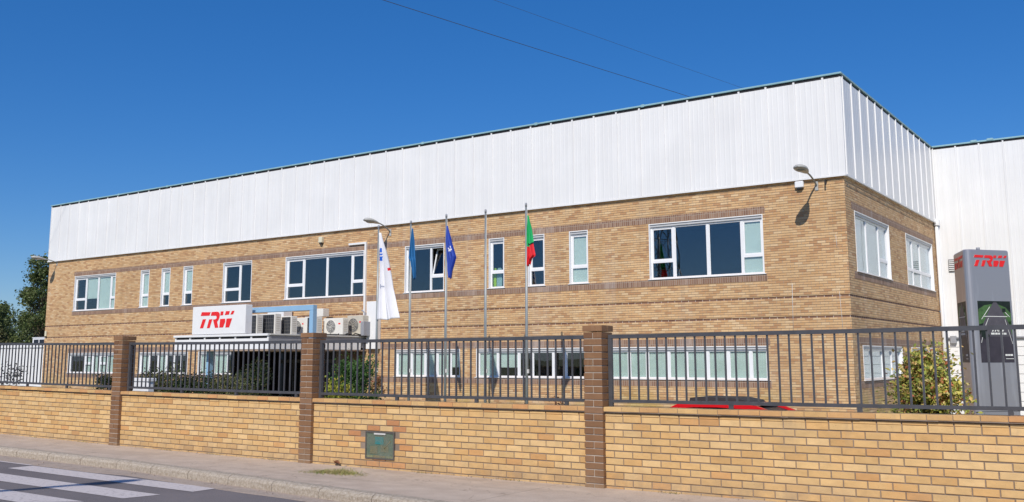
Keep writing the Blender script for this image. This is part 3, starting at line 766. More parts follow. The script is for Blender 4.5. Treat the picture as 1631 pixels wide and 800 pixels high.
# logo shapes (0..1 wide, 0..1 high)
_L = [[(340,222),(548,222),(522,300),(318,305)], [(370,382),(445,378),(385,578),(310,580)],
      [(575,218),(700,212),(735,222),(757,248),(765,290),(757,345),(738,400),(708,440),(740,570),(665,575),(612,388),(662,384),(688,368),(697,340),(690,315),(672,302),(555,302)],
      [(520,385),(595,380),(540,578),(475,580)], [(785,208),(848,205),(840,290),(778,297)], [(905,202),(990,198),(975,278),(880,290)], [(1040,197),(1097,192),(1070,272),(1010,280)],
      [(778,378),(890,372),(895,440),(850,568),(765,570)], [(925,370),(1050,365),(990,568),(905,570)]]
def norm(p):
    u = (p[0]-310)/787; top = 222-30*(p[0]-340)/757; bot = 580-10*(p[0]-310)/680
    return (u, (bot-p[1])/(bot-top))
LOGO = [[norm(p) for p in poly] for poly in _L]
def logo(mb, o, u, v, w_, mi=0):
    for poly in LOGO: mb.prism(poly, o, u, v, w_, mi)

sg = thing('roof_sign', (-30.3, 23.95, 2.585), 'white sign box with red TRW lettering on the canopy roof', 'sign')
mb = MB(); mb.cbox(-31.85, -28.72, CY0-.03, CY0+.30, 2.60, 3.68, .015); mb.build('sign_box', 'white_panel', sg)
mb = MB(); sx = 3.13/1228.; ox, oz = -31.85, 2.60   # box spans 115..1343 px in the close view
logo(mb, (-31.85+(310-115)*sx, CY0-.04, 2.60+.245), (787*sx, 0, 0), (0, 0, .62), (0, .012, 0)); mb.build('lettering', 'red_logo', sg)

pt = thing('portal_frame', (-28.7, 24.45, YARD), 'tall light blue steel portal frame standing behind the white sign', 'frame')
mb = MB(); mb.cbox(-31.59, -31.40, 24.30, 24.50, YARD, 3.36, .01); mb.build('post', 'blue_steel', pt)
xr = at(497.5, 510, Y=24.4).x
mb = MB(); mb.cbox(xr-.09, xr+.10, 24.30, 24.50, YARD, 3.39, .01); mb.build('post', 'blue_steel', pt)
mb = MB(); mb.cbox(-31.59, xr+.10, 24.30, 24.50, 3.392, 3.59, .01); mb.build('beam', 'blue_steel', pt)

# ---------------------------------------------------------------- air conditioners on the canopy roof
def ac(u0, u1, vt, y, label, front='fan', side='white', zb=None, dep=.33, beige=False):
    a = at(u0, 515, Y=y); b = at(u1, 515, Y=y); top = at((u0+u1)/2, vt, Y=y).z
    x0, x1 = a.x, b.x; z0 = 2.62 if zb is None else zb
    t = thing('air_conditioner', ((x0+x1)/2, y+dep/2, z0), label, 'air conditioner', 'outdoor units on the canopy roof')
    m = 'ac_beige' if beige else 'ac_white'
    mb = MB(); mb.cbox(x0, x1, y, y+dep, z0, top, .015); mb.build('casing', m, t)
    for xx in (x0+.08, x1-.16):
        mb = MB(); mb.box(xx, xx+.08, y-.03, y+dep+.03, 2.542 if zb is None else z0-.08, z0-.001); mb.build('foot', 'black_plastic', t)
    w_, h = x1-x0, top-z0
    if front == 'fan':
        cx, cz, r = x0+w_*.40, z0+h*.5, min(w_*.32, h*.38)
        mb = MB(); n = 24; vs = [(cx, y-.006, cz)]+[(cx+r*math.cos(6.2832*i/n), y-.006, cz+r*math.sin(6.2832*i/n)) for i in range(n)]
        mb.add(vs, [(0, 1+(i+1) % n, 1+i) for i in range(n)]); mb.build('fan_opening', 'ac_grille', t)
        mb = MB()
        for k in (1, .75, .5, .25): mb.tube([(cx+r*k*math.cos(6.2832*i/20), y-.012, cz+r*k*math.sin(6.2832*i/20)) for i in range(21)], .007, 4)
        for k in range(8): mb.tube([(cx, y-.012, cz), (cx+r*math.cos(.785*k), y-.012, cz+r*math.sin(.785*k))], .005, 4)
        mb.build('fan_guard', m, t)
        mb = MB(); mb.box(x1-w_*.22, x1-w_*.12, y-.004, y+.002, z0+h*.62, z0+h*.70); mb.build('badge', 'red_logo', t)
    elif front == 'coil':
        mb = MB(); mb.box(x0+w_*.28, x1-w_*.06, y-.006, y+.002, z0+h*.08, z0+h*.94); mb.build('coil', 'ac_dark', t)
        mb = MB()
        for i in range(7): xx = x0+w_*(.28+.66*i/6); mb.box(xx-.006, xx+.006, y-.014, y-.006, z0+h*.08, z0+h*.94)
        for i in range(6): zz = z0+h*(.08+.86*i/5); mb.box(x0+w_*.28, x1-w_*.06, y-.018, y-.014, zz-.006, zz+.006)
        mb.build('wire_guard', 'ac_grille', t)
    mb = MB()
    for i in range(7): zz = z0+h*(.2+.1*i); mb.box(x1-.001, x1+.004, y+dep*.2, y+dep*.8, zz, zz+h*.04)
    mb.build('side_louvre', 'ac_beige', t)
    return t
ac(391, 408, 499, 25.9, 'air conditioner unit half hidden behind the right edge of the white sign', 'coil')
ac(411, 437, 498, 26.4, 'large air conditioner unit with a wire grid coil, second from the sign', 'coil')
ac(443, 463, 502, 27.0, 'smaller air conditioner unit with a dark coil, third from the sign', 'coil')
ac(464, 485, 505, 27.8, 'white air conditioner unit with a round fan just left of the blue post', 'fan')
ac(484, 503, 503, 27.3, 'air conditioner unit with a dark coil partly hidden by the blue post', 'coil')
ac(514, 545, 505.5, 27.8, 'white air conditioner unit with a round fan and red badge right of the blue post', 'fan')
ac(552, 577, 501.5, 28.45, 'weathered beige air conditioner unit beside the white duct, rightmost', 'fan', beige=True)
def pbox(name, u0, u1, v0, v1, y, dep, mat, label, cat):
    a = at(u0, v1, Y=y); b = at(u1, v0, Y=y); mb = MB(); mb.cbox(a.x, b.x, y, y+dep, a.z, b.z, .01)
    return tag(mb.build(name, mat, None, (a.x, y, a.z)), label, cat)
pbox('vent_cowl', 503, 514, 490, 503, 28.3, .35, 'ac_white', 'small white vent cowl standing behind the blue post on the canopy roof', 'vent')
pbox('duct_panel', 424, 451, 491, 527, 28.4, .5, 'white_panel', 'flat white duct box behind the air conditioners against the brick wall', 'duct')
mb = MB(); a = at(577.5, 536, Y=28.55); mb.cbox(a.x-.02, a.x+.16, 28.4, 28.8, 2.58, 3.15, .01); mb.tube([(a.x+.02, 28.6, 3.15), (a.x+.02, 28.6, 3.5), (a.x-.15, 28.6, 3.62)], .03)
tag(mb.build('junction_box', 'grey_panel', None, (a.x, 28.6, 2.58)), 'dark grey junction box with pipes at the right end of the canopy roof', 'box')
mb = MB()
for k in range(6):
    a = at(502+k*13, 527, Y=27.9); b = at(512+k*13, 522+2*math.sin(k), Y=28.2)
    mb.tube([(a.x, 27.7, 2.58), ((a.x+b.x)/2, 27.8, 2.66), (b.x, 28.1, 2.60)], .022, 6)
mb.tube([(-29.3, 27.55, 2.6), (-28.4, 27.6, 2.63), (-27.6, 28.0, 2.62)], .03, 6)
tag(mb.build('refrigerant_pipe', 'black_rubber', None, (-28.5, 27.8, 2.58)), 'bundle of black insulated pipes lying below the rooftop units', 'pipe')

# ---------------------------------------------------------------- wall lamps and small wall devices
def wall_lamp(x, zm, xh, yh, zh, label):
    t = thing('wall_lamp', (x, FY, zm), label, 'wall lamp', 'curved arm lamps on the office wall')
    mb = MB(); mb.cbox(x-.05, x+.05, FY-.03, FY-.001, zm-.16, zm+.12, .006); mb.build('bracket', 'lamp_grey', t)
    dv = Vector((xh-x, yh-FY)); pts = []
    for i in range(9):
        s = i/8; pts.append((x+dv.x*s*.72, FY-.02+dv.y*s*.72, zm+(zh-zm)*math.sin(s*math.pi/2)**.8-.01))
    mb = MB(); mb.tube(pts, .028, 8); mb.build('arm', 'pole_metal', t)
    d = dv.normalized(); c = Vector((xh, yh, zh))
    mb = MB(); vs = []; fs = []; n = 14
    prof = [(-.42, .05, .04), (-.33, .09, .06), (-.12, .16, .10), (.10, .20, .125), (.28, .18, .105), (.38, .11, .06), (.42, .01, .01)]
    for (s, wd, hh) in prof:
        for j in range(n):
            an = 2*math.pi*j/n; zz = math.sin(an)*hh*(1.0 if math.sin(an) > 0 else .45)
            lat = math.cos(an)*wd; vs.append((c.x+d.x*s-d.y*lat, c.y+d.y*s+d.x*lat, c.z+zz-.06*(-s)*.0+s*.08))
    for i in range(len(prof)-1):
        for j in range(n): fs.append((i*n+j, (i+1)*n+j, (i+1)*n+(j+1) % n, i*n+(j+1) % n))
    mb.add(vs, fs+[tuple(range(n))], smooth=True); mb.build('lamp_head', 'lamp_grey', t)
    mb = MB(); mb.ellipsoid((c.x+d.x*.08, c.y+d.y*.08, c.z-.025), (.15, .20, .05), 14, 8); mb.build('lens', 'lamp_lens', t)
    return t
for mu, hu, l in (((1301, 298), (1278, 273), 'curved arm lamp near the right corner of the brick wall'),
                  ((622, 369), (592, 352), 'curved arm lamp in the middle of the facade above the flags'),
                  ((91, 415), (61, 408), 'curved arm lamp at the far left corner of the office')):
    m_ = at(*mu, Y=FY); h = at(*hu, X=m_.x); wall_lamp(m_.x, m_.z, h.x, h.y, h.z, l)
def device(name, u, v, w_, h, dep, mat, label, cat, z=None):
    p = at(u, v, Y=FY); t = thing(name, (p.x, FY, p.z), label, cat)
    mb = MB(); mb.cbox(p.x-w_/2, p.x+w_/2, FY-dep, FY-.001, p.z-h/2, p.z+h/2, .02); mb.build('housing', mat, t)
    mb = MB(); mb.cbox(p.x-w_*.3, p.x+w_*.3, FY-dep*.9, FY-.02, p.z-h/2-.06, p.z-h/2-.001, .01); mb.build('sensor_base', 'black_plastic', t)
device('alarm_siren', 1274.5, 297, .27, .20, .12, 'white_frame', 'rounded white alarm siren below the cladding beside the right hand lamp', 'alarm')
device('motion_sensor', 513.5, 381, .20, .26, .16, 'beige_box', 'small beige motion sensor box above the long upper window', 'sensor')
device('door_bell_box', 73.5, 528, .12, .30, .10, 'beige_box', 'small beige box low on the far left corner of the office', 'box')
mb = MB(); p = at(1317, 290, Y=FY); mb.box(p.x-.02, p.x+.02, FY-.18, FY-.001, p.z-.03, p.z+.0); mb.box(p.x-.02, p.x+.02, FY-.18, FY-.15, p.z-.16, p.z-.03)
tag(mb.build('hook_bracket', 'black_plastic', None, (p.x, FY, p.z)), 'small dark hook bracket on the brick next to the right corner', 'bracket')
for (u0, v0, m_, l) in ((788, 436, 'vest_yellow', 'yellow high visibility vest hanging inside a narrow upper window'), (796, 438, 'vest_pale', 'pale blue garment hanging beside the yellow vest inside the window')):
    p = at(u0, v0, Y=FY+.3); mb = MB()
    mb.prism([(-.13, 0), (.12, 0), (.13, .55), (.07, .72), (-.06, .72), (-.13, .5)], (p.x, FY+.25, U0+.05), (1, 0, 0), (0, 0, 1), (0, .05, 0))
    tag(mb.build('hanging_garment', m_, None, (p.x, FY+.25, U0)), l, 'garment')

# ---------------------------------------------------------------- flagpoles and flags
FPY = 24.5
px_ = [(-22.76, 6.27), (-21.28, 6.30), (-19.74, 6.39), (-18.13, 6.40), (-16.56, 6.46)]
pl = ['flagpole with the long white flag, leftmost of the five', 'flagpole carrying the narrow blue flag left of the navy flag', 'flagpole carrying the navy flag with a white emblem',
      'bare flagpole without a flag', 'flagpole carrying the green and red flag, rightmost of the five']
for (x, zt), l in zip(px_, pl):
    t = thing('flagpole', (x, FPY, YARD), l, 'flagpole', 'flagpoles in front of the office')
    mb = MB(); mb.tube([(x, FPY, YARD), (x, FPY, 2.5), (x, FPY, zt-.12)], [.048, .042, .030], 12); mb.build('pole', 'pole_metal', t)
    mb = MB(); mb.tube([(x, FPY, zt-.12), (x, FPY, zt-.02), (x, FPY, zt)], [.036, .036, .015], 10); mb.build('cap', 'grey_panel', t)
    mb = MB(); mb.tube([(x+.055, FPY-.01, 1.2), (x+.045, FPY-.01, zt-.2)], .008, 4); mb.cbox(x+.03, x+.09, FPY-.04, FPY+.01, 1.2, 1.32, .004); mb.build('halyard', 'concrete_light', t)

def limp_flag(name, x, keys, mats, matf, label, folds=3, depth=.10, NZ=60, NU=30, extra=None, phase=0.):
    """keys: (z, inner offset, outer offset) from top to bottom; folds run along the drop"""
    mb = MB(); vs = []
    def lerp(z):
        for (z0, a0, b0), (z1, a1, b1) in zip(keys, keys[1:]):
            if z1 <= z <= z0:
                s = (z0-z)/(z0-z1); return a0+(a1-a0)*s, b0+(b1-b0)*s
        return keys[-1][1:]
    zt, zb = keys[0][0], keys[-1][0]
    for i in range(NZ+1):
        s = i/NZ; z = zt+(zb-zt)*s; a, b = lerp(z); g = min(1, s*3+.15)
        for j in range(NU+1):
            q = j/NU
            y = math.sin(q*math.pi*2*folds+s*2.2+phase)*depth*g*(.4+.6*q)+math.sin(s*5+phase*2)*.02
            xx = a+(b-a)*(q+.035*math.sin(q*math.pi*4*folds+s*3))
            dz = -.10*q*g*math.sin(q*9+s*3+phase)*.5
            vs.append((x+.05+xx, FPY-.03+y, z+dz))
    for i in range(NZ):
        for j in range(NU):
            k = i*(NU+1)+j; mb.add([], []); mb.f.append([k, k+1, k+NU+2, k+NU+1]); mb.mi.append(matf(i/NZ, j/NU)); mb.smooth.add(len(mb.f)-1)
    mb.v = [tuple(v) for v in vs]
    if extra: pass
    o = tag(mb.build(name, mats, None, (x, FPY, zb)), label, 'flag')
    sm = o.modifiers.new('thickness', 'SOLIDIFY'); sm.thickness = .004
    return o
def mat_white(s, q):
    # blue ring emblem near the top, red marks on the fly edge, grey printed characters lower down
    if .17 < s < .33:
        r = math.hypot((s-.25)/.07, (q-.45)/.42)
        if .45 < r < 1.0 and not (q > .55 and .235 < s < .265): return 1
        if abs(s-.25) < .008 and .3 < q < .7: return 1
    if .34 < s < .44 and .90 < q < .98 and int(s*110) % 2: return 2
    if .585 < s < .65:
        c = (q-.30)/.42
        if 0 < c < .42 and (c < .10 or abs(s-.59) < .009 or abs(s-.617) < .008 or abs(s-.645) < .009): return 3
        if .55 < c < 1 and (c < .66 or abs(s-.59) < .009 or abs(s-.617) < .008 or (c > .9 and s < .617) or (s > .62 and abs(c-.66-(s-.62)*9) < .09)): return 3
    return 0
limp_flag('hanging_flag', -22.76, [(5.98, 0, .10), (5.3, 0, .30), (4.7, -.01, .42), (4.0, -.03, .56), (3.4, -.04, .76), (2.97, -.05, .93)], ['flag_white', 'flag_print_blue', 'flag_red', 'flag_print_grey'], mat_white,
          'long limp white flag with a blue ring emblem, leftmost', folds=2, depth=.15)
limp_flag('hanging_flag', -21.28, [(6.02, 0, .05), (5.5, -.05, .10), (5.0, -.10, .16), (4.93, -.02, .17), (4.5, .08, .20), (4.3, .13, .18)], ['flag_sky'], lambda s, q: 0,
          'narrow limp sky blue flag on the second pole from the left', folds=2, depth=.06, phase=1.)
limp_flag('hanging_flag', -19.74, [(5.98, 0, .04), (5.4, -.02, .19), (4.92, 0, .38), (4.75, .02, .32), (4.5, .04, .22), (4.27, .08, .18)], ['flag_navy', 'flag_white'],
          lambda s, q: 1 if (.40 < s < .50 and .35 < q < .8 and (abs((s-.45)*8-(q-.58)) < .13 or abs((s-.45)*8+(q-.58)) < .11)) else 0,
          'limp navy blue flag with a small white emblem', folds=3, depth=.07, phase=2.)
limp_flag('hanging_flag', -16.56, [(6.05, 0, .05), (5.6, -.03, .13), (5.16, -.03, .21), (5.1, 0, .20), (4.75, .0, .29), (4.68, .0, .17), (4.48, .0, .10)], ['flag_green', 'flag_red', 'poster_dark'],
          lambda s, q: 0 if s < .56 else (2 if s < .585 and q > .3 else (0 if s < .62 and q < .7 else 1)), 'limp green and red national flag on the rightmost pole', folds=2, depth=.07, phase=.5)

# ---------------------------------------------------------------- totem sign
td = Vector((.63, .777, 0)).normalized(); p0 = Vector((-3.37, 20.0, YARD)); S = 1.15
tn = Vector((td.y, -td.x, 0))
A_ = p0; B2 = p0+td*S; d3 = Matrix.Rotation(R(60), 3, 'Z') @ td; C_ = p0+d3*S
ZT = 3.70
tt = thing('totem_sign', tuple((A_+B2+C_)/3), 'tall three sided grey metal totem with red TRW lettering and a road poster', 'sign')
cen = (A_+B2+C_)/3; cen.z = 0
def rounded_tri(inset=0.0, r=.09, n=5):
    P = [A_.copy(), B2.copy(), C_.copy()]; out = []
    for i in range(3):
        p, a, b = P[i], P[i-1], P[(i+1) % 3]
        ia = (a-p).normalized(); ib = (b-p).normalized(); bis = (ia+ib).normalized(); c = p+bis*(r/math.sin(R(30)))
        t0 = p+ia*(r/math.tan(R(30))); t1 = p+ib*(r/math.tan(R(30))); v0, v1 = t0-c, t1-c
        for k in range(n+1):
            v = v0.slerp(v1, k/n) if v0.length else v0
            q = c+v.normalized()*(r-inset); out.append(q)
    return out
ring = rounded_tri(); mb = MB(); n = len(ring); vs = []
for z, ins in ((YARD, 0), (ZT-.03, 0), (ZT, .02)):
    rr = rounded_tri(ins); vs += [(q.x, q.y, z) for q in rr]
fs = []
for l in range(2):
    for i in range(n): fs.append((l*n+i, l*n+(i+1) % n, (l+1)*n+(i+1) % n, (l+1)*n+i))
mb.add(vs, fs+[tuple(2*n+i for i in range(n))]); mb.build('body', 'totem_metal', tt)
mb = MB()
for z in (.62, 1.35-2.0): mb.obox(p0+td*.11+tn*.0012+Vector((0, 0, z-YARD)), td*(S-.22), tn*.001, Vector((0, 0, .008)))
for k in (.33, .58, .82): pass
mb.build('panel_joint', 'dark_gap', tt)
def face_items(o, d, nrm, ind=0):
    mb = MB(); logo(mb, o+d*.21+nrm*.002+Vector((0, 0, 3.375-YARD)), d*.78, Vector((0, 0, .22)), nrm*.006); mb.build('lettering', 'red_logo', tt)
    # poster, built in layers 2 mm apart
    x0, x1, z0, z1 = .225, .985, 1.54, 2.708
    W, H = x1-x0, z1-z0
    def q(mbx, pts, lay, mi): mbx.add([o+d*(x0+a*W)+nrm*(.003+lay*.002)+Vector((0, 0, z0-YARD+b*H)) for a, b in pts], [tuple(range(len(pts)))], mi)
    pb = MB(); pb.obox(o+d*x0+nrm*.0005+Vector((0, 0, z0-YARD)), d*W, nrm*.002, Vector((0, 0, H)), 0)
    q(pb, [(0, .0), (1, .0), (1, 1), (0, 1)], 0, 3)
    q(pb, [(.0, 0), (1, 0), (1, .42), (.88, .62), (.66, .90), (.57, .985), (.48, .985), (.34, .82), (.15, .62), (.0, .40)], 1, 0)
    q(pb, [(.0, .42), (1, .42), (.93, .60), (.72, .86), (.58, .975), (.47, .975), (.30, .82), (.12, .62)], 2, 1)
    q(pb, [(0, .62), (.14, .64), (.33, .83), (.44, .95), (.20, .93), (0, .86)], 1, 2); q(pb, [(.60, .95), (.71, .86), (.92, .62), (1.0, .62), (1.0, .80), (.84, .90)], 1, 2); q(pb, [(.985, .46), (1.0, .44), (1.0, .68), (.90, .66)], 1, 2)
    for pts in ([(.16, .742), (.88, .742), (.87, .753), (.17, .753)], [(.07, .70), (.09, .70), (.36, .90), (.35, .91)], [(.18, .60), (.20, .60), (.30, .72), (.285, .72)],
                [(.02, .32), (.035, .32), (.15, .55), (.14, .56)], [(.975, .30), (.985, .305), (.80, .70), (.79, .695)], [(.80, .82), (.94, .74), (.95, .745), (.81, .83)]): q(pb, pts, 4, 4)
    q(pb, [(.04, .42), (.16, .38), (.30, .43), (.20, .50), (.14, .58), (.04, .60)], 5, 3)
    q(pb, [(.73, .82), (.83, .82), (.83, .88), (.73, .88)], 5, 3)
    logo(pb, o+d*(x0+.36*W)+nrm*.016+Vector((0, 0, z0-YARD+.500*H)), d*W*.40, Vector((0, 0, .062*H)), nrm*.0008, 4)
    for k, (a, b) in enumerate(((.33, .44), (.455, .53), (.545, .60), (.615, .70), (.715, .80))): q(pb, [(a, .452), (b, .452), (b, .482), (a, .482)], 7, 4)
    for a, b in ((.72, .79), (.80, .86), (.87, .95)): q(pb, [(a, .105), (b, .105), (b, .135), (a, .135)], 7, 4)
    q(pb, [(.73, .055), (.97, .055), (.97, .065), (.73, .065)], 7, 4)
    pb.build('poster', ['poster_road', 'poster_pale_road', 'poster_green', 'poster_dark', 'poster_white'], tt)
face_items(p0, td, tn)
nl = Vector((-(C_-A_).y, (C_-A_).x, 0)).normalized()
if nl.dot(cen-A_) > 0: nl = -nl
face_items(C_, (A_-C_).normalized(), nl)
mb = MB(); mb.tube([tuple(p0+td*.42-tn*.1+Vector((0, 0, ZT-YARD))), tuple(p0+td*.42-tn*.1+Vector((0, 0, ZT-YARD+.05)))], .035, 8); mb.build('roof_bolt', 'grey_panel', tt)

# ---------------------------------------------------------------- red car behind the wall
cy = 19.4; xa = at(1046, 655, Y=cy).x; xb = at(1231, 655, Y=cy).x; zr = at(1120, 643.5, Y=cy).z
car = thing('parked_car', ((xa+xb)/2, cy+.8, YARD), 'red hatchback with a low black roof box parked behind the wall', 'car')
def loft(mb, prof, mi=0):
    # prof: list of (x, half width, z) closed side outline -> body with rounded width
    n = len(prof); vs = []
    for s in (-1, -.86, .86, 1):
        k = 1.0 if abs(s) < .9 else .93
        for (x, hw, z) in prof: vs.append((x, cy+.85+hw*s, z if k == 1 else YARD+.35+(z-YARD-.35)*(.94 if z > YARD+.5 else 1)))
    fs = [tuple(range(n))[::-1], tuple(range(3*n, 4*n))]
    for r in range(3):
        for i in range(n): fs.append((r*n+i, r*n+(i+1) % n, (r+1)*n+(i+1) % n, (r+1)*n+i))
    mb.add(vs, fs, mi, True)
g = YARD; x0, x1 = xa-1.35, xb+.55
H = zr
mb = MB(); loft(mb, [(x0, .80, g+.25), (x0-.05, .80, g+.55), (x0+.15, .80, g+.78), (xa-.1, .80, g+.92), (xb+.25, .80, g+.98), (x1, .80, g+.9), (x1+.04, .80, g+.5), (x1-.05, .80, g+.25)]); mb.build('body', 'car_red', car)
mb = MB(); loft(mb, [(xa-.12, .72, g+.9), (xa+.34, .66, H-.10), (xa+.5, .64, H-.05), (xb-.55, .64, H-.06), (xb-.22, .66, H-.16), (xb+.22, .72, g+.95)]); mb.build('side_glass', 'black_plastic', car)
def arch(mb, ya, yb):
    pts = [(xa-.14, g+.9), (xa+.05, g+1.10), (xa+.22, H-.12), (xa+.40, H-.04), (xa+.75, H), ((xa+xb)/2, H+.01), (xb-.75, H-.01), (xb-.42, H-.05), (xb-.12, H-.15), (xb+.12, g+1.14), (xb+.27, g+.96)]
    th = .105
    for (a, b), (c, d) in zip(pts, pts[1:]):
        mb.add([(a, ya, b), (c, ya, d), (c, yb, d), (a, yb, b), (a, ya, b-th), (c, ya, d-th), (c, yb, d-th), (a, yb, b-th)], [(0,1,2,3),(4,7,6,5),(0,4,5,1),(1,5,6,2),(2,6,7,3),(3,7,4,0)])
mb = MB(); arch(mb, cy+.16, cy+.24); arch(mb, cy+1.46, cy+1.54)
pts = [(xa+.22, H-.12), (xa+.40, H-.04), (xa+.75, H), ((xa+xb)/2, H+.01), (xb-.75, H-.01), (xb-.42, H-.05)]
for (a, b), (c, d) in zip(pts, pts[1:]): mb.add([(a, cy+.2, b+.004), (c, cy+.2, d+.004), (c, cy+1.5, d+.004), (a, cy+1.5, b+.004)], [(0, 1, 2, 3)])
mb.build('roof', 'car_red', car)
mb = MB(); rx0, rx1 = at(1101, 640, Y=cy+.5).x, at(1195, 640, Y=cy+.5).x
mb.prism([(rx0, H+.01), (rx1+.03, H+.0), (rx1-.02, H+.04), (rx1-.3, H+.095), (rx0+.2, H+.11), (rx0+.02, H+.09)], (0, cy+.35, 0), (1, 0, 0), (0, 0, 1), (0, .95, 0)); mb.build('roof_box', 'black_rubber', car)
for xx in (x0+.75, x1-.65):
    for yy in (cy+.07, cy+1.45):
        mb = MB(); mb.tube([(xx, yy, g+.31), (xx, yy+.19, g+.31)], .31, 24); wh = mb.build('wheel', 'black_rubber', car)
        mb = MB(); mb.tube([(xx, yy-.006, g+.31), (xx, yy+.196, g+.31)], .2, 16); mb.build('rim', 'chrome', wh)
for yy in (cy+.15, cy+1.3):
    mb = MB(); mb.cbox(x0-.06, x0+.12, yy, yy+.3, g+.58, g+.72, .02); mb.build('headlight', 'chrome', car)
    mb = MB(); mb.cbox(x1-.05, x1+.05, yy, yy+.25, g+.62, g+.82, .02); mb.build('tail_light', 'red_logo', car)
mb = MB(); mb.cbox(xa+.05, xa+.25, cy-.08, cy+.08, g+.95, g+1.08, .02); mb.build('wing_mirror', 'car_red', car)

# ---------------------------------------------------------------- vegetation
def shrub(name, c, r, n, size, mat, label, cat='shrub', clumps=26, group=None, stem=True):
    """c = base centre, r = (rx, ry, height)"""
    t = thing(name, c, label, cat, group)
    mb = MB(); cl = []
    for i in range(clumps):
        a = random.uniform(0, 6.28); h = random.random()**.75; rad = math.sqrt(random.random())*(1-.45*h*h)
        cl.append((c[0]+r[0]*rad*math.cos(a)*.8, c[1]+r[1]*rad*math.sin(a)*.8, c[2]+.12+r[2]*h*.86, random.uniform(.16, .30)))
    for i in range(n):
        q = random.choice(cl); s = q[3]*min(r[0], r[2])*1.0
        p = (q[0]+random.gauss(0, s*.55), q[1]+random.gauss(0, s*.55), max(c[2]+.02, q[2]+random.gauss(0, s*.5)))
        mb.leaf(p, size, 0, .5)
    mb.build('foliage', mat, t)
    if stem:
        sm = MB()
        for i in range(9):
            q = random.choice(cl); sm.tube([(c[0]+random.gauss(0, .05), c[1]+random.gauss(0, .05), c[2]), ((c[0]+q[0])/2, (c[1]+q[1])/2, (c[2]*1.2+q[2])/2), q[:3]], [.02, .014, .006], 5, caps=False)
        sm.build('stems', 'trunk_bark', t)
    return t
def vshrub(u, vtop, y, w_, mat, label, n=1400, size=.07, **k):
    p = at(u, vtop, Y=y); return shrub('garden_shrub', (p.x, y, YARD), (w_/2, w_/2*.8, p.z-YARD), n, size, mat, label, **k)
vshrub(1466, 551, 17.0, 1.75, 'leaf_photinia', 'dense yellow green shrub with red tips in front of the grey totem', 15000, .072, clumps=110)
vshrub(568, 562, 17.3, 1.75, 'leaf_green', 'large dark green rounded shrub behind the railing near the flagpole with the white flag', 11000, .06, clumps=80)
vshrub(600, 585, 17.0, .6, 'leaf_red', 'thin reddish shrub just right of the large green shrub', 700, .05)
vshrub(537, 602, 14.4, 1.35, 'leaf_yellow', 'low yellow leaved shrub in front of the large green shrub', 5200, .05, clumps=46)
vshrub(884, 622, 15, .7, 'leaf_red', 'small reddish twiggy plant left of the nearest pillar', 260, .05)
vshrub(14, 566, 15, 1.5, 'leaf_grey', 'loose grey green shrub at the far left in front of the white outbuilding', 700, .07)
vshrub(168, 588, 16, 1.1, 'leaf_dark', 'dark shrub just left of the leftmost pillar', 2600, .06, clumps=36)
vshrub(107, 608, 13.5, .5, 'leaf_green', 'tiny green weed clump showing under the far left railing', 400, .04)
hedge_l = [(228, 587, 'dark clipped shrub right of the leftmost pillar above the white planter'), (266, 583, 'yellowish leggy shrub right of the white planter'), (300, 588, 'dark shrub below the gap between two ground floor windows'),
           (335, 592, 'dark shrub at the foot of the blue post'), (368, 594, 'brownish shrub in the hedge left of the canopy shade'), (400, 566, 'tall dark shrub at the left edge of the canopy shade')]
for i, (u, v, l) in enumerate(hedge_l):
    vshrub(u, v, 16.5 if i < 5 else 19, 1.9 if i < 5 else 1.7, 'leaf_olive' if i in (1, 4) else 'leaf_dark', l, 6500, .065, clumps=90)
vshrub(425, 627, 13.5, .8, 'leaf_dark', 'low dark shrub behind the railing under the canopy', 900, .05)
p = at(228, 600, Y=15.4); q = at(244, 612, Y=15.4); p0_ = at(210, 600, Y=15.4)
mb = MB(); mb.cbox(p0_.x, q.x-.12, 15.3, 15.5, YARD, p.z, .02); mb.cbox(p0_.x-.03, q.x-.09, 15.27, 15.53, p.z-.08, p.z+.01, .01)
tag(mb.build('planter', 'white_panel', None, (p.x, 15.5, YARD)), 'white box planter among the dark shrubs right of the leftmost pillar', 'planter')

# weeds on the pavement
mb = MB()
for i in range(800):
    x = random.gauss(-10.25, .30); y = 10.22+random.gauss(0, .10)+(x+10.25)*.1; z = zg(x); a = random.uniform(0, 6.28); h = random.uniform(.02, .085)*math.exp(-((x+10.2)/.4)**2); L = .06
    mb.add([(x, y, z), (x+.010, y, z), (x+math.cos(a)*L, y+math.sin(a)*L, z+h+.006)], [(0, 1, 2)])
for cx_ in (-19.6, -17.9, -15.2, -13.9, -12.4, -9.2, -7.7, -5.3):
    for i in range(26):
        x = cx_+random.gauss(0, .09); y = WY-.015-abs(random.gauss(0, .02)); z = zg(x); a = random.uniform(3.3, 6.1); h = random.uniform(.01, .045)
        mb.add([(x, y, z), (x+.008, y, z), (x+math.cos(a)*.04, y+math.sin(a)*.03, z+h)], [(0, 1, 2)])
o = mb.build('grass', 'grass_mat'); o['kind'] = 'stuff'; tag(o, 'thin patch of weedy grass growing in the pavement crack', 'grass')
mb = MB(); x, y = -10.93, 10.9
for k in range(7): mb.leaf((x+random.gauss(0, .025), WY-.03-random.random()*.03, zg(x)+.03+random.random()*.05), .07, 0)
tag(mb.build('dead_leaf', 'dead_leaf', None, (x, 10.9, 0)), 'crumpled brown dead leaves against the foot of the wall by the middle pillar', 'leaves')
mb = MB()
for k in range(110):
    x = random.uniform(-22, -3); y = ykerb(x)-.06-abs(random.gauss(0, .12)) if k % 3 else WY-.02-abs(random.gauss(0, .05))
    z = zg(x)+(-.124 if k % 3 else .004); s = random.uniform(.008, .024)
    mb.box(x, x+s, y, y+s*.8, z, z+s*.5)
o = mb.build('litter_grit', 'gutter'); o['kind'] = 'stuff'; tag(o, 'grit and small stones scattered in the gutter', 'grit')

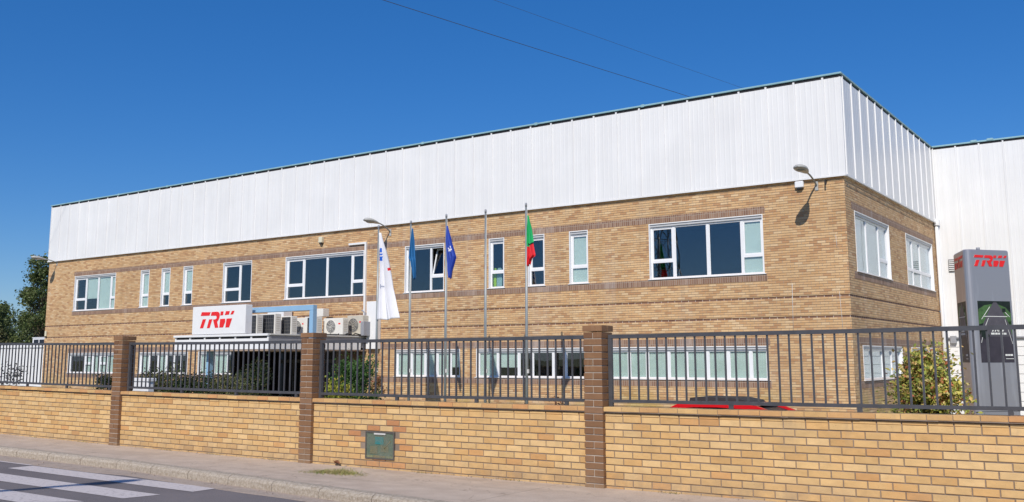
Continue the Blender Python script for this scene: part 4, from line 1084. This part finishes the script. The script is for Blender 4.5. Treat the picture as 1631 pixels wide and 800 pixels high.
def tree(x, y, h, cw, mat, label, z0=YARD, clumps=80, per=150, size=.28, base=.12, top=.6, trunk=.18):
    t = thing('broadleaf_tree', (x, y, z0), label, 'tree', 'trees beyond the office')
    tr_ = MB(); pts = [(x, y, z0)]; 
    for i in range(1, 6): pts.append((x+random.gauss(0, .12), y+random.gauss(0, .12), z0+h*.16*i))
    tr_.tube(pts, [trunk*(1-.16*i) for i in range(6)], 8); mb = MB(); cl = []
    for i in range(clumps):
        s = base+(1-base)*(random.random()**.85); a = random.uniform(0, 6.28)
        env = math.sin(min(1, (s-base)/(1-base)+.12)*math.pi*.93)**top
        rad = math.sqrt(random.uniform(.15, 1))*cw/2*env*random.uniform(.75, 1.1)
        cl.append((x+rad*math.cos(a), y+rad*math.sin(a), z0+h*s*.95, random.uniform(.35, .8)*cw/8+.15))
    for q in cl:
        k = min(5, max(1, int((q[2]-z0)/h*4.5))); b = pts[k]
        tr_.tube([b, ((b[0]+q[0])/2, (b[1]+q[1])/2, (b[2]+q[2])/2+.1), q[:3]], [.05, .03, .01], 5, caps=False)
        for j in range(per):
            mb.leaf((q[0]+random.gauss(0, q[3]*.6), q[1]+random.gauss(0, q[3]*.6), q[2]+random.gauss(0, q[3]*.5)), size, 0, .4)
    tr_.build('trunk', 'trunk_bark', t); mb.build('crown', mat, t)
tree(-98.6, 55, 13.4, 6.2, 'leaf_tree', 'tall slender green tree closest to the office corner', clumps=120, per=110, size=.27, top=.5)
tree(-118.5, 60, 9.2, 6.4, 'leaf_tree', 'rounded dark green tree at the left edge of the photo', clumps=75, per=120)
tree(-110.6, 60, 7.9, 4.6, 'leaf_tree', 'shorter bushy tree between the left edge tree and the tall tree', clumps=60, per=120)
tree(-103.0, 52, 5.6, 5.5, 'leaf_olive', 'low olive green tree under the tall tree', clumps=70)
tree(-111, 54, 5.2, 7.5, 'leaf_dark', 'low dark tree in front of the left edge trees', clumps=80)
tree(-127, 64, 10, 8, 'leaf_tree', 'dark tree beyond the left edge of the photo', clumps=70)
tree(-92, 60, 8.5, 7, 'leaf_olive', 'olive green tree behind the tall slender tree', clumps=70)
mb = MB()
for i in range(26000):
    x = random.uniform(-190, -70); y = 78-(x+130)*.1+random.gauss(0, 2); mb.leaf((x, y, YARD+abs(random.gauss(0, 1.7))+.2*math.sin(x*.7)), .5, 0, .4)
o = mb.build('hedgerow', 'leaf_dark'); o['kind'] = 'stuff'; tag(o, 'dark hedgerow in the distance behind the left trees', 'hedgerow')

# ---------------------------------------------------------------- low white buildings at the far left
ob = thing('outbuilding', (-66, 36, YARD), 'low white metal outbuilding at the far left behind the office', 'building')
mb = MB(); ribbed(mb, -90, -56, YARD, 2.45, lambda u, d, z: (u, 36-d, z), -70, .8); mb.box(-90, -56, 36.005, 40, YARD, 2.45); mb.build('wall', 'white_cladding', ob)
mb = MB(); mb.box(-90, -56, 35.98, 40, 2.452, 2.50); mb.build('dark_seam', 'grey_panel', ob)  # seam line below the roof, in its own darker grey
mb = MB(); mb.cbox(-90.05, -55.95, 35.93, 40.05, 2.502, 2.70, .015); mb.build('roof', 'white_panel', ob)
bt = thing('site_cabin', (-81, 45, YARD), 'small white cabin window showing just above the outbuilding roof', 'cabin')
mb = MB(); mb.cbox(-82.2, -78, 45, 47.5, YARD, 3.55, .03); mb.build('wall', 'white_panel', bt)
mb = MB(); mb.box(-81.95, -81.2, 44.98, 44.999, 2.6, 3.42); mb.box(-81.05, -80.3, 44.98, 44.999, 2.6, 3.42); mb.build('window', 'ac_dark', bt)
mb = MB(); mb.cbox(-82.25, -77.9, 44.96, 47.6, 3.552, 3.62, .02); mb.build('roof', 'white_panel', bt)

# ---------------------------------------------------------------- street lamp behind the camera (casts the long shadow on the crossing)
hx, hy, hz = -9.75, -1.0, 7.95; L = 3.2; bx, by = hx-.27*L, hy-.96*L
t = thing('street_lamp', (bx, by, 0), 'tall grey street lamp with a long arm over the crossing', 'street lamp')
mb = MB(); mb.tube([(bx, by, -.1), (bx, by, 4), (bx, by, hz-.25)], [.09, .075, .055], 12); mb.build('pole', 'steel_galv', t)
mb = MB(); mb.tube([(bx, by, hz-.25), (bx+.1, by+.35, hz-.05), (hx-.1, hy-.4, hz)], [.09, .085, .075], 8); mb.build('arm', 'steel_galv', t)
mb = MB(); mb.ellipsoid((0, 0, 0), (.17, .50, .13), 14, 10)
an = math.atan2(.27, .96); mb.v = [(hx+v[0]*math.cos(-an)-v[1]*math.sin(-an), hy+v[0]*math.sin(-an)+v[1]*math.cos(-an), hz+v[2]) for v in mb.v]; mb.build('lamp_head', 'lamp_grey', t)

# lattice pylon behind the camera and the two cables over the roof
PXX, PYY = -57.4, -60.0; PH = 31.0
t = thing('lattice_pylon', (PXX, PYY, -.78), 'steel lattice pylon mirrored in the right hand upper window', 'pylon')
mb = MB(); lv = [0, 5, 10, 14.5, 18.5, 22, 25, 28, 31]; wd = [3.2, 2.6, 2.1, 1.7, 1.35, 1.1, .9, .7, .25]
def cn_(i): w_ = wd[i]; return [(PXX+sx*w_, PYY+sy*w_, lv[i]-.78) for sx, sy in ((-1,-1),(1,-1),(1,1),(-1,1))]
for i in range(len(lv)-1):
    a, b = cn_(i), cn_(i+1)
    for j in range(4):
        mb.tube([a[j], b[j]], .10, 4); mb.tube([a[j], b[(j+1) % 4]], .055, 4); mb.tube([a[(j+1) % 4], b[j]], .055, 4); mb.tube([b[j], b[(j+1) % 4]], .055, 4)
mb.build('lattice', 'steel_galv', t)
mb = MB()
for z in (23.8, 26.7): 
    for sx in (-1, 1):
        for sy in (-.5, .5): mb.tube([(PXX+sx*.6, PYY+sy, z), (PXX+sx*4.2, PYY, z+.2)], .06, 4); mb.tube([(PXX+sx*.6, PYY+sy, z+1.3), (PXX+sx*4.2, PYY, z+.2)], .05, 4)
mb.build('cross_arm', 'steel_galv', t)
for (zc, e, rr, l) in ((24.6, (-36.2, 80, 25.8), .022, 'lower and darker overhead cable crossing the sky above the roof'), (27.5, (-30.9, 80, 25.7), .011, 'upper and fainter overhead cable crossing the sky')):
    a = Vector((PXX, PYY, zc)); b = Vector(e); e2 = a+(b-a)*1.75; mb = MB(); pts = []
    for i in range(61):
        s = i/60; p = a.lerp(e2, s); k = (s*1.75); p.z -= 2.2*4*(k*(1-k))*.25 if k < 1 else 0; pts.append(tuple(p))
    mb.tube(pts, rr, 5); tag(mb.build('overhead_cable', 'cable_black', None, tuple(a)), l, 'cable', 'overhead cables')

for o in bpy.data.objects:
    if '_o' in o: del o['_o']
